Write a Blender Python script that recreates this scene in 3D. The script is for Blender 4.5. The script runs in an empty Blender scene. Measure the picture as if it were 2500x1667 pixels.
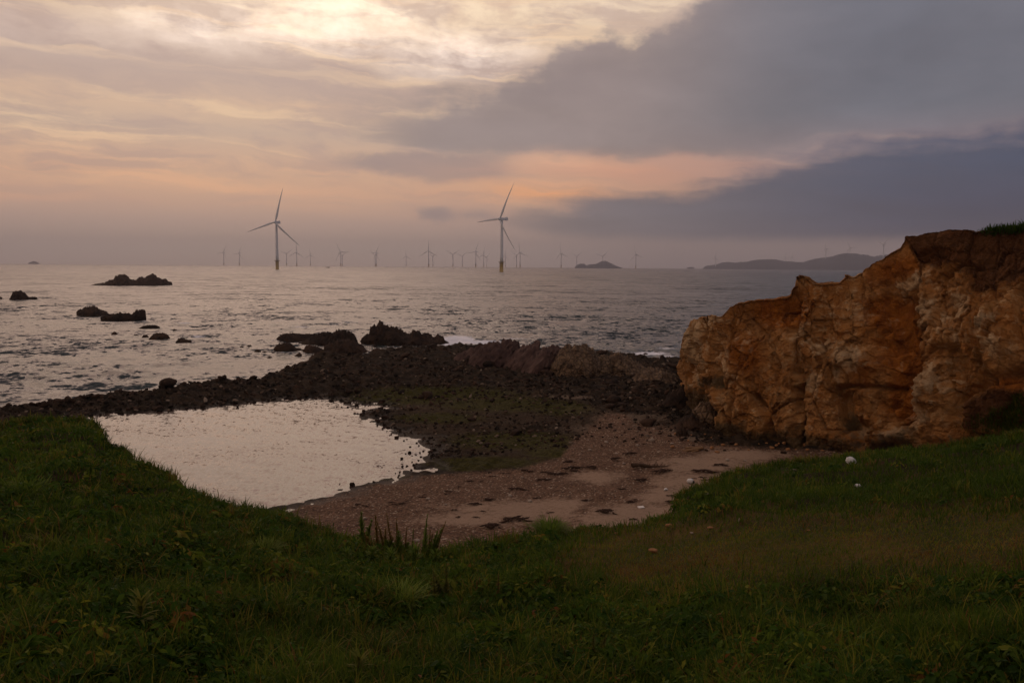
import bpy, bmesh, math, random
import numpy as np
from mathutils import Matrix, Vector, Euler

S = bpy.context.scene
COL = S.collection
R = math.radians
random.seed(7)
rng = np.random.default_rng(11)

# ------------------------------------------------------------------ camera
CAM_H = 11.0
F = 1944.0                       # focal length in pixels of a 2500 px wide picture
PITCH, ROLL = 5.38, 0.42
cam = bpy.data.cameras.new("camera")
cam.sensor_width = 36.0
cam.lens = F / 2500.0 * 36.0
cam.clip_start, cam.clip_end = 0.1, 60000.0
cam_o = bpy.data.objects.new("camera", cam)
COL.objects.link(cam_o)
CROT = Euler((R(90 - PITCH), 0, 0)).to_matrix() @ Matrix.Rotation(R(ROLL), 3, 'Z')
cam_o.matrix_world = Matrix.Translation((0, 0, CAM_H)) @ CROT.to_4x4()
S.camera = cam_o
CR = np.array(CROT)


def ray(px, py):
    """direction of a pixel of the 2500 x 1667 photograph"""
    d = CR @ np.array([(px - 1250) / F, -(py - 833.5) / F, -1.0])
    return d / np.linalg.norm(d)


def at(px, py, z=0.0):
    d = ray(px, py)
    t = (z - CAM_H) / d[2]
    return np.array([d[0] * t, d[1] * t, z])


def at_r(px, py, r):
    """the point on a pixel's ray at horizontal distance r"""
    d = ray(px, py)
    t = r / math.hypot(d[0], d[1])
    return np.array([d[0] * t, d[1] * t, CAM_H + d[2] * t])


def azel(px, py):
    d = ray(px, py)
    return math.degrees(math.atan2(d[0], d[1])), math.degrees(math.asin(d[2]))


def project(P):
    q = (P - np.array([0, 0, CAM_H])) @ CR
    w = np.maximum(-q[:, 2], 0.05)
    return 1250 + F * q[:, 0] / w, 833.5 - F * q[:, 1] / w


K = 2500 / 2352.0                # some measures were taken on a 2352 px wide copy


def lin(c):
    return tuple((((v / 255.0) + 0.055) / 1.055) ** 2.4 if v > 10 else v / 255.0 / 12.92 for v in c)


# ------------------------------------------------------------------ node helper
class NT:
    def __init__(self, tree):
        self.t = tree
        self.t.nodes.clear()

    def n(self, typ, **kw):
        nd = self.t.nodes.new(typ)
        for k, v in kw.items():
            setattr(nd, k, v)
        return nd

    def link(self, a, b):
        self.t.links.new(a, b)

    def put(self, sock, v):
        if hasattr(v, 'is_linked') or isinstance(v, bpy.types.NodeSocket):
            self.link(v, sock)
        else:
            if sock.type == 'RGBA' and len(v) == 3:
                v = (*v, 1.0)
            sock.default_value = v

    def m(self, op, a, b=None, c=None, clamp=False):
        nd = self.n('ShaderNodeMath', operation=op, use_clamp=clamp)
        self.put(nd.inputs[0], a)
        if b is not None:
            self.put(nd.inputs[1], b)
        if c is not None:
            self.put(nd.inputs[2], c)
        return nd.outputs[0]

    def add(self, a, b): return self.m('ADD', a, b)
    def sub(self, a, b): return self.m('SUBTRACT', a, b)
    def mul(self, a, b): return self.m('MULTIPLY', a, b)

    def ss(self, x, a, b, lo=0.0, hi=1.0):
        nd = self.n('ShaderNodeMapRange', interpolation_type='SMOOTHSTEP')
        self.put(nd.inputs[0], x)
        for i, v in enumerate((a, b, lo, hi)):
            self.put(nd.inputs[1 + i], v)
        return nd.outputs[0]

    def ls(self, x, a, b, lo=0.0, hi=1.0):
        nd = self.n('ShaderNodeMapRange')
        self.put(nd.inputs[0], x)
        for i, v in enumerate((a, b, lo, hi)):
            self.put(nd.inputs[1 + i], v)
        return nd.outputs[0]

    def mix(self, f, a, b, blend='MIX'):
        nd = self.n('ShaderNodeMix', data_type='RGBA', blend_type=blend)
        nd.clamp_factor = True
        self.put(nd.inputs[0], f)
        self.put(nd.inputs[6], a)
        self.put(nd.inputs[7], b)
        return nd.outputs[2]

    def xyz(self, x, y, z=0.0):
        nd = self.n('ShaderNodeCombineXYZ')
        for i, v in enumerate((x, y, z)):
            self.put(nd.inputs[i], v)
        return nd.outputs[0]

    def vm(self, op, a, b=None, scale=None):
        nd = self.n('ShaderNodeVectorMath', operation=op)
        self.put(nd.inputs[0], a)
        if b is not None:
            self.put(nd.inputs[1], b)
        if scale is not None:
            self.put(nd.inputs[3], scale)
        return nd.outputs[0]

    def noise(self, vec, scale=1.0, detail=4.0, rough=0.5, dist=0.0, out=0):
        nd = self.n('ShaderNodeTexNoise')
        self.put(nd.inputs['Vector'], vec)
        self.put(nd.inputs['Scale'], scale)
        self.put(nd.inputs['Detail'], detail)
        self.put(nd.inputs['Roughness'], rough)
        self.put(nd.inputs['Distortion'], dist)
        return nd.outputs[out]

    def voro(self, vec, scale=1.0, feature='F1', out='Distance', rnd=1.0):
        nd = self.n('ShaderNodeTexVoronoi', feature=feature)
        self.put(nd.inputs['Vector'], vec)
        self.put(nd.inputs['Scale'], scale)
        self.put(nd.inputs['Randomness'], rnd)
        return nd.outputs[out]

    def ramp(self, f, stops):
        nd = self.n('ShaderNodeValToRGB')
        self.put(nd.inputs[0], f)
        el = nd.color_ramp.elements
        while len(el) < len(stops):
            el.new(0.5)
        for e, (p, c) in zip(el, stops):
            e.position = p
            e.color = (*c, 1.0)
        return nd.outputs[0]

    def curve(self, x, pts):
        nd = self.n('ShaderNodeFloatCurve')
        self.put(nd.inputs[1], x)
        c = nd.mapping.curves[0]
        pts = sorted(pts)
        c.points[0].location = pts[0]
        c.points[1].location = pts[-1]
        for p in pts[1:-1]:
            c.points.new(*p)
        nd.mapping.update()
        return nd.outputs[0]

    def attr(self, name, out='Fac'):
        return self.n('ShaderNodeAttribute', attribute_name=name).outputs[out]

    def bump(self, h, strength, dist, normal=None):
        nd = self.n('ShaderNodeBump')
        self.put(nd.inputs['Height'], h)
        self.put(nd.inputs['Strength'], strength)
        self.put(nd.inputs['Distance'], dist)
        if normal is not None:
            self.put(nd.inputs['Normal'], normal)
        return nd.outputs[0]


# ------------------------------------------------------------------ sky
SUN_AZ, SUN_EL = -20.0, 24.0      # degrees, azimuth from straight ahead, to the right positive
W = bpy.data.worlds.new("World")
S.world = W
W.use_nodes = True
g = NT(W.node_tree)
tc = g.n('ShaderNodeTexCoord')
sp = g.n('ShaderNodeSeparateXYZ')
g.link(tc.outputs['Generated'], sp.inputs[0])
AZ = g.mul(g.m('ARCTAN2', sp.outputs[0], sp.outputs[1]), 180 / math.pi)
EL = g.mul(g.m('ARCSINE', sp.outputs[2]), 180 / math.pi)


def sky_curve(az, pts):
    """edge elevation (deg) of a cloud bank along the azimuth; pts as points of the 2352 px copy"""
    q = []
    for x, y in pts:
        a, e = azel(x * K, y * K)
        q.append(((a + 45) / 90, min(max((e + 5) / 45, 0.0), 1.0)))
    q = [p for p in q if 0 <= p[0] <= 1]
    q = [(0.0, q[0][1])] + q + [(1.0, q[-1][1])]
    return g.sub(g.mul(g.curve(g.ls(az, -45, 45), q), 45), 5)


def gauss(az, el, x, y, rx, ry):
    a, e = azel(x * K, y * K)
    da = g.m('DIVIDE', g.sub(az, a), rx / 33.0 * 1.02)
    de = g.m('DIVIDE', g.sub(el, e), ry / 33.0 * 1.02)
    q = g.add(g.mul(da, da), g.mul(de, de))
    return g.m('EXPONENT', g.mul(q, -1.0))


# domain warp
pv = g.xyz(g.mul(AZ, 0.16), g.mul(EL, 0.42), 0.0)
wn = g.n('ShaderNodeSeparateColor')
g.link(g.noise(pv, 1.0, 5, 0.55, out=1), wn.inputs[0])
wx, wy = g.sub(wn.outputs[0], 0.5), g.sub(wn.outputs[1], 0.5)
AZw = g.add(AZ, g.mul(wx, 7.0))
ELw = g.add(EL, g.mul(wy, 2.2))
fine = g.sub(g.noise(g.xyz(g.mul(AZ, 0.55), g.mul(EL, 0.8), 3.0), 1.0, 7, 0.6), 0.5)
streak = g.noise(g.xyz(g.mul(AZw, 0.06), g.add(g.mul(ELw, 0.80), g.mul(AZ, 0.03)), 7.0), 1.0, 8, 0.62)
streak2 = g.noise(g.xyz(g.mul(AZw, 0.12), g.add(g.mul(ELw, 0.50), g.mul(AZ, 0.03)), 21.0), 1.0, 8, 0.60)

E = lambda y: (math.degrees(math.atan((650 - y * K) / F)) + 5) / 45
elr = g.ls(EL, -5, 40)
rampL = g.ramp(elr, [(E(618), lin((150, 132, 128))), (E(580), lin((156, 138, 133))), (E(520), lin((174, 143, 132))),
                     (E(455), lin((206, 160, 132))), (E(400), lin((212, 168, 138))), (E(330), lin((197, 167, 146))),
                     (E(270), lin((218, 180, 148))), (E(200), lin((191, 164, 148))), (E(145), lin((194, 166, 148))),
                     (E(95), lin((222, 192, 160))), (E(45), lin((236, 210, 174))), (E(0), lin((224, 194, 160))),
                     (0.62, lin((218, 168, 152))), (0.85, lin((120, 116, 124)))])
rampR = g.ramp(elr, [(E(625), lin((124, 111, 114))), (E(570), lin((136, 119, 118))), (E(500), lin((150, 126, 120))),
                     (E(440), lin((196, 148, 122))), (E(380), lin((184, 146, 130))), (E(300), lin((170, 145, 136))),
                     (E(150), lin((214, 184, 156))), (E(60), lin((228, 202, 172))), (0.62, lin((190, 170, 155))), (0.85, lin((112, 110, 120)))])
rampR = g.mix(g.mul(g.ss(AZ, 10, 19), g.ss(EL, 3.0, 5.5)), rampR, lin((134, 119, 124)))
base = g.mix(g.ss(AZ, -6, 13), rampL, rampR)
# thin streaked cloud over the open sky on the left
thin = g.mul(g.ss(streak2, 0.43, 0.60), g.ss(EL, 2.0, 6.0))
base = g.mix(g.mul(thin, 0.62), base, g.mix(g.ss(EL, 5, 9), lin((182, 144, 130)), lin((176, 149, 140))))
lit = g.mul(g.ss(streak, 0.50, 0.66), g.mul(g.ss(EL, 3.0, 6.0), g.ss(AZ, 12, 0)))
base = g.mix(g.mul(lit, 0.62), base, g.mix(g.ss(EL, 5, 9), lin((240, 176, 130)), lin((242, 204, 162))))
band = g.mul(gauss(AZw, ELw, 330, 165, 560, 42), g.ss(AZ, 6, -8))
base = g.mix(g.mul(band, 0.72), base, lin((181, 156, 146)))
# bright thin cloud before the hidden sun
br = None
for x, y, rx, ry, k in ((430, 45, 120, 34, 0.40), (560, 85, 230, 34, 0.26), (800, 20, 190, 40, 0.42), (770, 75, 220, 42, 0.36),
                        (1080, 115, 150, 38, 0.60), (1010, 160, 110, 22, 0.30), (120, 70, 260, 34, 0.14), (1400, 20, 300, 45, 0.10)):
    t_ = g.mul(gauss(AZw, ELw, x, y, rx, ry), k)
    br = t_ if br is None else g.add(br, t_)
br = g.mul(br, g.ls(g.add(streak2, g.mul(fine, 0.6)), 0.30, 0.66, 1.05, 0.15))
base = g.mix(1.0, base, g.mix(br, (0, 0, 0), (1.0, 0.90, 0.78)), 'ADD')
# tan broken cloud at the top of the picture
tan = g.mul(gauss(AZw, ELw, 1110, 18, 190, 42), g.ss(fine, -0.10, 0.14))
base = g.mix(g.mul(tan, 0.62), base, lin((206, 174, 150)))
flake = g.mul(gauss(AZ, EL, 800, 112, 110, 20), g.ss(g.noise(g.xyz(g.mul(AZ, 0.9), g.mul(EL, 1.8), 9.0), 1.0, 4, 0.5), 0.52, 0.62))
base = g.mix(g.mul(flake, 0.35), base, lin((205, 172, 148)))
# the bright region the sun stands in, above the frame
da = g.m('DIVIDE', g.sub(AZ, SUN_AZ + 4.0), 30.0)
de = g.m('DIVIDE', g.sub(EL, SUN_EL + 6.0), 8.5)
glow = g.m('EXPONENT', g.mul(g.add(g.mul(da, da), g.mul(de, de)), -1.0))
glow = g.mul(glow, g.ls(streak2, 0.2, 0.8, 1.3, 0.6))
base = g.mix(1.0, base, g.mix(g.mul(glow, 1.0), (0, 0, 0), (1.06, 0.66, 0.54)), 'ADD')

# big cloud mass on the upper right
eT = sky_curve(AZ, [(640, 262), (700, 258), (800, 250), (950, 232), (1050, 216), (1120, 206), (1180, 176), (1240, 160), (1275, 120), (1310, 104),
                    (1390, 88), (1450, 90), (1520, 62), (1600, 18), (1660, -30), (1800, -130), (2100, -320), (2352, -420)])
eB = sky_curve(AZ, [(640, 263), (700, 268), (760, 290), (850, 326), (950, 344), (1100, 352), (1300, 356), (1500, 356), (1700, 350), (1850, 338),
                    (2000, 321), (2200, 303), (2352, 292)])
top_e = g.sub(g.add(EL, g.add(g.mul(fine, 2.8), g.add(g.mul(wy, 1.6), g.mul(g.sub(streak, 0.5), g.ls(AZ, -12, 8, 5.0, 1.0))))), eT)
bot_e = g.sub(g.add(EL, g.add(g.mul(wy, 1.5), g.add(g.mul(fine, 0.8), g.mul(g.sub(streak, 0.5), 2.0)))), eB)
edge_w = g.ls(AZ, -14, 4, 2.4, 0.62)
mA = g.mul(g.m('SUBTRACT', 1.0, g.ss(top_e, g.mul(edge_w, -1.0), edge_w)), g.ss(bot_e, -0.5, 0.55))
mA = g.mul(mA, g.ss(AZ, -15, -5))
cA = g.mix(g.ss(AZ, -4, 26), lin((146, 129, 123)), lin((108, 108, 117)))
cA = g.mix(g.mul(g.ss(EL, 7.5, 10.5), g.ss(AZ, 4, 18)), g.mix(g.ss(AZ, 5, 30), lin((146, 129, 126)), lin((126, 114, 121))), cA)
rimA = g.mul(g.ss(top_e, -2.2, -0.1), g.ss(AZ, 24, 5))
cA = g.mix(g.mul(rimA, 0.35), cA, lin((170, 150, 142)))
shadeA = g.ls(g.noise(g.xyz(g.mul(AZw, 0.09), g.mul(ELw, 0.20), 33.0), 1.0, 8, 0.58), 0.3, 0.7, 0.84, 1.14)
cA = g.vm('SCALE', cA, scale=shadeA)
col = g.mix(g.mul(mA, 0.97), base, cA)
# ragged middle cloud under it
AZm, ELm = g.add(AZ, g.mul(wx, 3.0)), g.add(EL, g.add(g.mul(wy, 1.0), g.mul(fine, 1.0)))
mid = g.add(gauss(AZm, ELm, 1050, 392, 165, 42), g.mul(gauss(AZm, ELm, 900, 368, 180, 24), 0.75))
mid = g.ss(g.add(mid, g.mul(g.sub(streak, 0.5), 1.2)), 0.25, 0.90)
col = g.mix(g.mul(mid, 0.80), col, lin((148, 128, 127)))
# sun-lit orange breaks
for x, y, rx, ry, k, c in ((240, 408, 380, 13, 0.55, (232, 178, 138)), (560, 425, 260, 15, 0.45, (226, 170, 132)), (120, 448, 300, 12, 0.30, (216, 160, 130)), (760, 440, 200, 16, 0.35, (220, 165, 132)), (1250, 443, 125, 14, 1.0, (255, 168, 98)), (1330, 380, 270, 22, 0.60, (230, 164, 128)),
                           (1540, 393, 240, 22, 0.60, (208, 150, 124)), (1140, 425, 190, 22, 0.5, (240, 174, 128)), (2060, 315, 120, 4.5, 0.6, (170, 142, 134)),
                           (1250, 370, 90, 12, 0.35, (235, 180, 145))):
    f_ = g.mul(gauss(AZw, ELw, x, y, rx, ry), g.ls(streak, 0.35, 0.62, 0.35, 1.15))
    col = g.mix(g.mul(f_, k), col, lin(c))
# low dark bank on the right
bT = sky_curve(AZ, [(1040, 500), (1150, 484), (1210, 468), (1300, 457), (1400, 438), (1500, 427), (1640, 417), (1700, 404), (1800, 378), (1900, 348),
                    (2000, 328), (2150, 310), (2352, 296)])
bB = sky_curve(AZ, [(1040, 502), (1150, 522), (1300, 545), (1500, 552), (1900, 554), (2352, 556)])
bt = g.sub(g.add(EL, g.add(g.mul(wy, 2.1), g.add(g.mul(fine, 1.5), g.mul(g.sub(streak, 0.5), 2.6)))), bT)
bb = g.sub(g.add(EL, g.add(g.mul(wy, 0.5), g.mul(fine, 0.35))), bB)
mB = g.mul(g.m('SUBTRACT', 1.0, g.ss(bt, -1.3, 0.6)), g.ss(bb, -0.45, 0.6))
mB = g.mul(mB, g.ss(AZ, -6, 6))
cB = g.mix(g.ss(AZ, -2, 33), lin((108, 100, 107)), lin((60, 70, 94)))
cB = g.mix(g.mul(g.ss(EL, 7.5, 3.0), g.ss(AZ, 8, 34)), cB, lin((36, 48, 78)))
cB = g.vm('SCALE', cB, scale=g.ls(g.noise(g.xyz(g.mul(AZw, 0.08), g.mul(ELw, 0.45), 55.0), 1.0, 8, 0.56), 0.3, 0.7, 0.86, 1.14))
col = g.mix(g.mul(mB, 0.95), col, cB)
# small dark puffs
AZp, ELp = g.add(AZ, g.mul(fine, 2.0)), g.add(EL, g.mul(fine, 1.2))
pf = g.add(gauss(AZp, ELp, 1000, 494, 46, 24), g.mul(gauss(AZp, ELp, 1100, 497, 52, 22), 0.7))
pf = g.ss(g.add(pf, g.mul(fine, 0.9)), 0.25, 0.95)
col = g.mix(g.mul(pf, 0.75), col, lin((132, 116, 121)))
# overhead and behind the camera the overcast is brightened, warmest left, to light the cliff
col = g.vm('SCALE', col, scale=g.add(1.0, g.mul(g.ss(EL, 6.5, 0.5), 0.16)))      # the low sky shines through the whole depth of haze
back = g.ss(g.m('ABSOLUTE', AZ), 48, 95)
over = g.ss(EL, 38, 56)
offview = g.m('MAXIMUM', back, over)
side = g.mix(g.ss(AZ, -30, 40), lin((192, 165, 148)), lin((140, 130, 132)))
col = g.mix(offview, col, g.mix(over, side, lin((150, 139, 138))))
sky = g.n('ShaderNodeTexSky', sky_type='NISHITA')
sky.sun_disc = False
sky.sun_elevation = R(SUN_EL)
sky.sun_rotation = R(SUN_AZ)
b1 = g.n('ShaderNodeBackground')
g.link(col, b1.inputs[0])
b1.inputs[1].default_value = 1.0
b2 = g.n('ShaderNodeBackground')       # the clear sky that still shines through the cloud cover
g.link(sky.outputs[0], b2.inputs[0])
b2.inputs[1].default_value = 0.004
ad = g.n('ShaderNodeAddShader')
g.link(b1.outputs[0], ad.inputs[0])
g.link(b2.outputs[0], ad.inputs[1])
wo = g.n('ShaderNodeOutputWorld')
g.link(ad.outputs[0], wo.inputs['Surface'])
W.cycles.sampling_method = 'MANUAL'
W.cycles.sample_map_resolution = 1024

sun = bpy.data.lights.new("sun", 'SUN')
sun.energy = 0.24
sun.angle = R(40)
sun.color = (1.0, 0.72, 0.54)
sun_o = bpy.data.objects.new("sun", sun)
COL.objects.link(sun_o)
sd = Vector((math.sin(R(SUN_AZ)) * math.cos(R(SUN_EL)), math.cos(R(SUN_AZ)) * math.cos(R(SUN_EL)), math.sin(R(SUN_EL))))
sun_o.rotation_euler = sd.to_track_quat('Z', 'Y').to_euler()

S.view_settings.view_transform = 'Standard'
S.view_settings.look = 'None'
S.view_settings.exposure = 0.0
S.view_settings.gamma = 1.0
S.render.engine = 'CYCLES'
S.cycles.max_bounces = 6
S.cycles.diffuse_bounces = 2
S.cycles.glossy_bounces = 3
S.cycles.volume_bounces = 0
S.cycles.caustics_reflective = False
S.cycles.caustics_refractive = False


# ------------------------------------------------------------------ numpy noise
_prm = np.random.default_rng(3).permutation(256)
_prm = np.concatenate([_prm, _prm, _prm])
_gr = np.random.default_rng(4).normal(size=(256, 3))
_gr /= np.linalg.norm(_gr, axis=1)[:, None]


def _hash(i, j, k):
    return _prm[_prm[_prm[i & 255] + (j & 255)] + (k & 255)]


def perlin(p):
    p = np.asarray(p, float)
    i0 = np.floor(p).astype(int)
    f = p - i0
    u = f * f * f * (f * (f * 6 - 15) + 10)
    out = np.zeros(len(p))
    for dx in (0, 1):
        for dy in (0, 1):
            for dz in (0, 1):
                gv = _gr[_hash(i0[:, 0] + dx, i0[:, 1] + dy, i0[:, 2] + dz)]
                d = f - np.array([dx, dy, dz])
                w = (u[:, 0] if dx else 1 - u[:, 0]) * (u[:, 1] if dy else 1 - u[:, 1]) * (u[:, 2] if dz else 1 - u[:, 2])
                out += w * (gv * d).sum(1)
    return out * 1.4


def fbm(p, octv=4, gain=0.5, ridged=False):
    p = np.asarray(p, float)
    a, s, tot = 1.0, np.zeros(len(p)), 0.0
    for o in range(octv):
        v = perlin(p + 17.3 * o)
        if ridged:
            v = 1 - 2 * np.abs(v)
        s += a * v
        tot += a
        a *= gain
        p = p * 2.03
    return s / tot


def worley(p, vec=False):
    """F1, F2 and a random number of the nearest cell"""
    p = np.asarray(p, float)
    i0 = np.floor(p).astype(int)
    f1 = np.full(len(p), 9.0)
    f2 = np.full(len(p), 9.0)
    idn = np.zeros(len(p))
    vv_ = np.zeros((len(p), 3))
    for dx in (-1, 0, 1):
        for dy in (-1, 0, 1):
            for dz in (-1, 0, 1):
                c = i0 + np.array([dx, dy, dz])
                h = _hash(c[:, 0], c[:, 1], c[:, 2])
                pt = c + 0.5 + 0.48 * np.clip(_gr[h] * 1.3, -1, 1)
                d = np.linalg.norm(p - pt, axis=1)
                n = d < f1
                f2 = np.where(n, f1, np.minimum(f2, d))
                idn = np.where(n, h / 255.0, idn)
                f1 = np.where(n, d, f1)
                if vec:
                    vv_ = np.where(n[:, None], p - pt, vv_)
    if vec:                                   # height of a randomly tilted plane through the cell's middle
        tl = np.stack([np.sin(idn * 931.7), np.sin(idn * 573.3 + 2), np.sin(idn * 777.7 + 4)], 1)
        return f1, f2, idn, (vv_ * tl).sum(1)
    return f1, f2, idn


def v3(x, y, z=0.0):
    x = np.asarray(x, float)
    return np.stack([x, np.broadcast_to(y, x.shape), np.broadcast_to(z, x.shape)], 1)


def sstep(x, a, b):
    t = np.clip((x - a) / (b - a), 0, 1)
    return t * t * (3 - 2 * t)


def poly_sd(x, y, poly):
    """distance to a closed polygon, positive inside"""
    poly = np.asarray(poly, float)
    d2 = np.full(len(x), 1e18)
    ins = np.zeros(len(x), bool)
    for a, b in zip(poly, np.roll(poly, -1, 0)):
        e = b - a
        wx_, wy_ = x - a[0], y - a[1]
        t = np.clip((wx_ * e[0] + wy_ * e[1]) / max(e @ e, 1e-12), 0, 1)
        d2 = np.minimum(d2, (wx_ - e[0] * t) ** 2 + (wy_ - e[1] * t) ** 2)
        c = ((a[1] <= y) & (b[1] > y)) | ((b[1] <= y) & (a[1] > y))
        with np.errstate(divide='ignore', invalid='ignore'):
            xi = a[0] + (y - a[1]) / (b[1] - a[1] if b[1] != a[1] else 1e-12) * e[0]
        ins ^= c & (x < xi)
    d = np.sqrt(d2)
    return np.where(ins, d, -d)


# ------------------------------------------------------------------ mesh helpers
def mesh_np(name, V, faces, smooth=True, attrs=None):
    """V (n,3); faces: list of (k,3) or (k,4) index arrays"""
    me = bpy.data.meshes.new(name)
    V = np.asarray(V, np.float32)
    me.vertices.add(len(V))
    me.vertices.foreach_set("co", V.ravel())
    loops = np.concatenate([np.asarray(f, np.int32).ravel() for f in faces])
    sizes = np.concatenate([np.full(len(f), np.asarray(f).shape[1], np.int32) for f in faces])
    starts = np.concatenate([[0], np.cumsum(sizes)[:-1]]).astype(np.int32)
    me.loops.add(len(loops))
    me.loops.foreach_set("vertex_index", loops)
    me.polygons.add(len(sizes))
    me.polygons.foreach_set("loop_start", starts)
    me.polygons.foreach_set("loop_total", sizes)
    me.polygons.foreach_set("use_smooth", np.full(len(sizes), smooth, bool))
    for k, v in (attrs or {}).items():
        a = me.attributes.new(k, 'FLOAT', 'POINT')
        a.data.foreach_set("value", np.asarray(v, np.float32))
    me.update(calc_edges=True)
    me.validate()
    return me


def grid_faces(nr, nc, wrap=False):
    i = np.arange(nr - 1)[:, None]
    j = np.arange(nc if wrap else nc - 1)[None, :]
    a = i * nc + j
    b = i * nc + (j + 1) % nc
    return np.stack([a, b, b + nc, a + nc], -1).reshape(-1, 4)


def link(name, me, mat=None, parent=None, loc=None):
    o = bpy.data.objects.new(name, me)
    COL.objects.link(o)
    if mat is not None and me is not None and not me.materials:
        me.materials.append(mat)
    if parent is not None:
        o.parent = parent
    if loc is not None:
        o.location = loc
    return o


def tag(o, label=None, cat=None, group=None, kind=None):
    if label: o['label'] = label
    if cat: o['category'] = cat
    if group: o['group'] = group
    if kind: o['kind'] = kind
    return o


def dup(root, loc=None, rotz=None, scale=None):
    c = root.copy()
    COL.objects.link(c)
    if loc is not None: c.location = loc
    if rotz is not None: c.rotation_euler = (0, 0, rotz)
    if scale is not None: c.scale = (scale,) * 3
    for ch in list(root.children):
        d = ch.copy()
        COL.objects.link(d)
        d.parent = c
        for gch in list(ch.children):
            e = gch.copy()
            COL.objects.link(e)
            e.parent = d
    return c


def bm_mesh(name, bm, smooth=False):
    me = bpy.data.meshes.new(name)
    bm.normal_update()
    bm.to_mesh(me)
    bm.free()
    if smooth:
        for p in me.polygons:
            p.use_smooth = True
    return me


def lathe(bm, prof, seg=24, M=Matrix.Identity(4)):
    rings = []
    for r, z in prof:
        rings.append([bm.verts.new(M @ Vector((r * math.cos(2 * math.pi * i / seg), r * math.sin(2 * math.pi * i / seg), z))) for i in range(seg)])
    for a, b in zip(rings, rings[1:]):
        for i in range(seg):
            bm.faces.new((a[i], a[(i + 1) % seg], b[(i + 1) % seg], b[i]))
    bm.faces.new(rings[0][::-1])
    bm.faces.new(rings[-1])


def box(bm, x0, x1, y0, y1, z0, z1, bev=0.0):
    r = bmesh.ops.create_cube(bm, size=1)
    for v in r['verts']:
        v.co = Vector((x0 + (v.co.x + .5) * (x1 - x0), y0 + (v.co.y + .5) * (y1 - y0), z0 + (v.co.z + .5) * (z1 - z0)))
    if bev:
        es = {e for v in r['verts'] for e in v.link_edges}
        bmesh.ops.bevel(bm, geom=list(es), offset=bev, segments=2, profile=0.5, affect='EDGES')


def tube_np(P, rad, seg=6):
    """tube along points P with radii rad -> V, quads"""
    P = np.asarray(P, float)
    T = np.gradient(P, axis=0)
    T /= np.linalg.norm(T, axis=1)[:, None] + 1e-9
    up = np.array([0.31, 0.17, 0.93])
    A = np.cross(T, up); A /= np.linalg.norm(A, axis=1)[:, None] + 1e-9
    B = np.cross(T, A)
    th = np.arange(seg) * 2 * np.pi / seg
    V = P[:, None, :] + np.asarray(rad)[:, None, None] * (np.cos(th)[None, :, None] * A[:, None, :] + np.sin(th)[None, :, None] * B[:, None, :])
    return V.reshape(-1, 3), grid_faces(len(P), seg, wrap=True)


class Mer:
    def __init__(self):
        self.V, self.Q, self.T, self.A, self.n = [], [], [], [], 0

    def add(self, V, q=None, t=None, a=None):
        if q is not None and len(q): self.Q.append(np.asarray(q) + self.n)
        if t is not None and len(t): self.T.append(np.asarray(t) + self.n)
        self.V.append(V)
        if a is not None: self.A.append(np.full(len(V), a))
        self.n += len(V)

    def mesh(self, name, smooth=False, aname='tint'):
        fs = []
        if self.Q: fs.append(np.concatenate(self.Q))
        if self.T: fs.append(np.concatenate(self.T))
        at_ = {aname: np.concatenate(self.A)} if self.A else None
        return mesh_np(name, np.concatenate(self.V), fs, smooth, at_)


# ------------------------------------------------------------------ materials
def mat(name):
    m = bpy.data.materials.new(name)
    m.use_nodes = True
    return m, NT(m.node_tree)


def finish(nt, color, rough=0.8, normal=None, spec=0.3, **kw):
    p = nt.n('ShaderNodeBsdfPrincipled')
    nt.put(p.inputs['Base Color'], color)
    nt.put(p.inputs['Roughness'], rough)
    nt.put(p.inputs['Specular IOR Level'], spec)
    if normal is not None:
        nt.link(normal, p.inputs['Normal'])
    for k, v in kw.items():
        nt.put(p.inputs[k.replace('_', ' ')], v)
    o = nt.n('ShaderNodeOutputMaterial')
    nt.link(p.outputs[0], o.inputs[0])
    return p


def m_simple(name, c, rough=0.6, var=0.15, scale=3.0, spec=0.3, metal=0.0, bump=0.0):
    m, n = mat(name)
    p = n.n('ShaderNodeTexCoord').outputs['Object']
    v = n.noise(p, scale, 5, 0.6)
    colr = n.vm('SCALE', n.mix(0.0, c, c), scale=n.ls(v, 0.3, 0.7, 1 - var, 1 + var))
    finish(n, colr, rough, n.bump(v, 0.5, bump) if bump else None, spec, Metallic=metal)
    return m


# dark shore rock
m_rock, n = mat("shore_rock")
p = n.n('ShaderNodeTexCoord').outputs['Object']
gp = n.n('ShaderNodeNewGeometry').outputs['Position']
rnd = n.n('ShaderNodeObjectInfo').outputs['Random']
v1 = n.noise(gp, 0.9, 6, 0.6)
v2 = n.noise(gp, 9.0, 5, 0.65)
c = n.mix(n.ss(v1, 0.38, 0.62), (0.020, 0.014, 0.011), (0.048, 0.028, 0.018))
c = n.mix(n.ss(v2, 0.55, 0.75), c, (0.095, 0.060, 0.042))
c = n.vm('SCALE', c, scale=n.ls(rnd, 0, 1, 0.7, 1.35))
finish(n, c, 0.92, n.bump(n.noise(gp, 5.0, 8, 0.65), 0.7, 0.15), 0.06)

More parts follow.
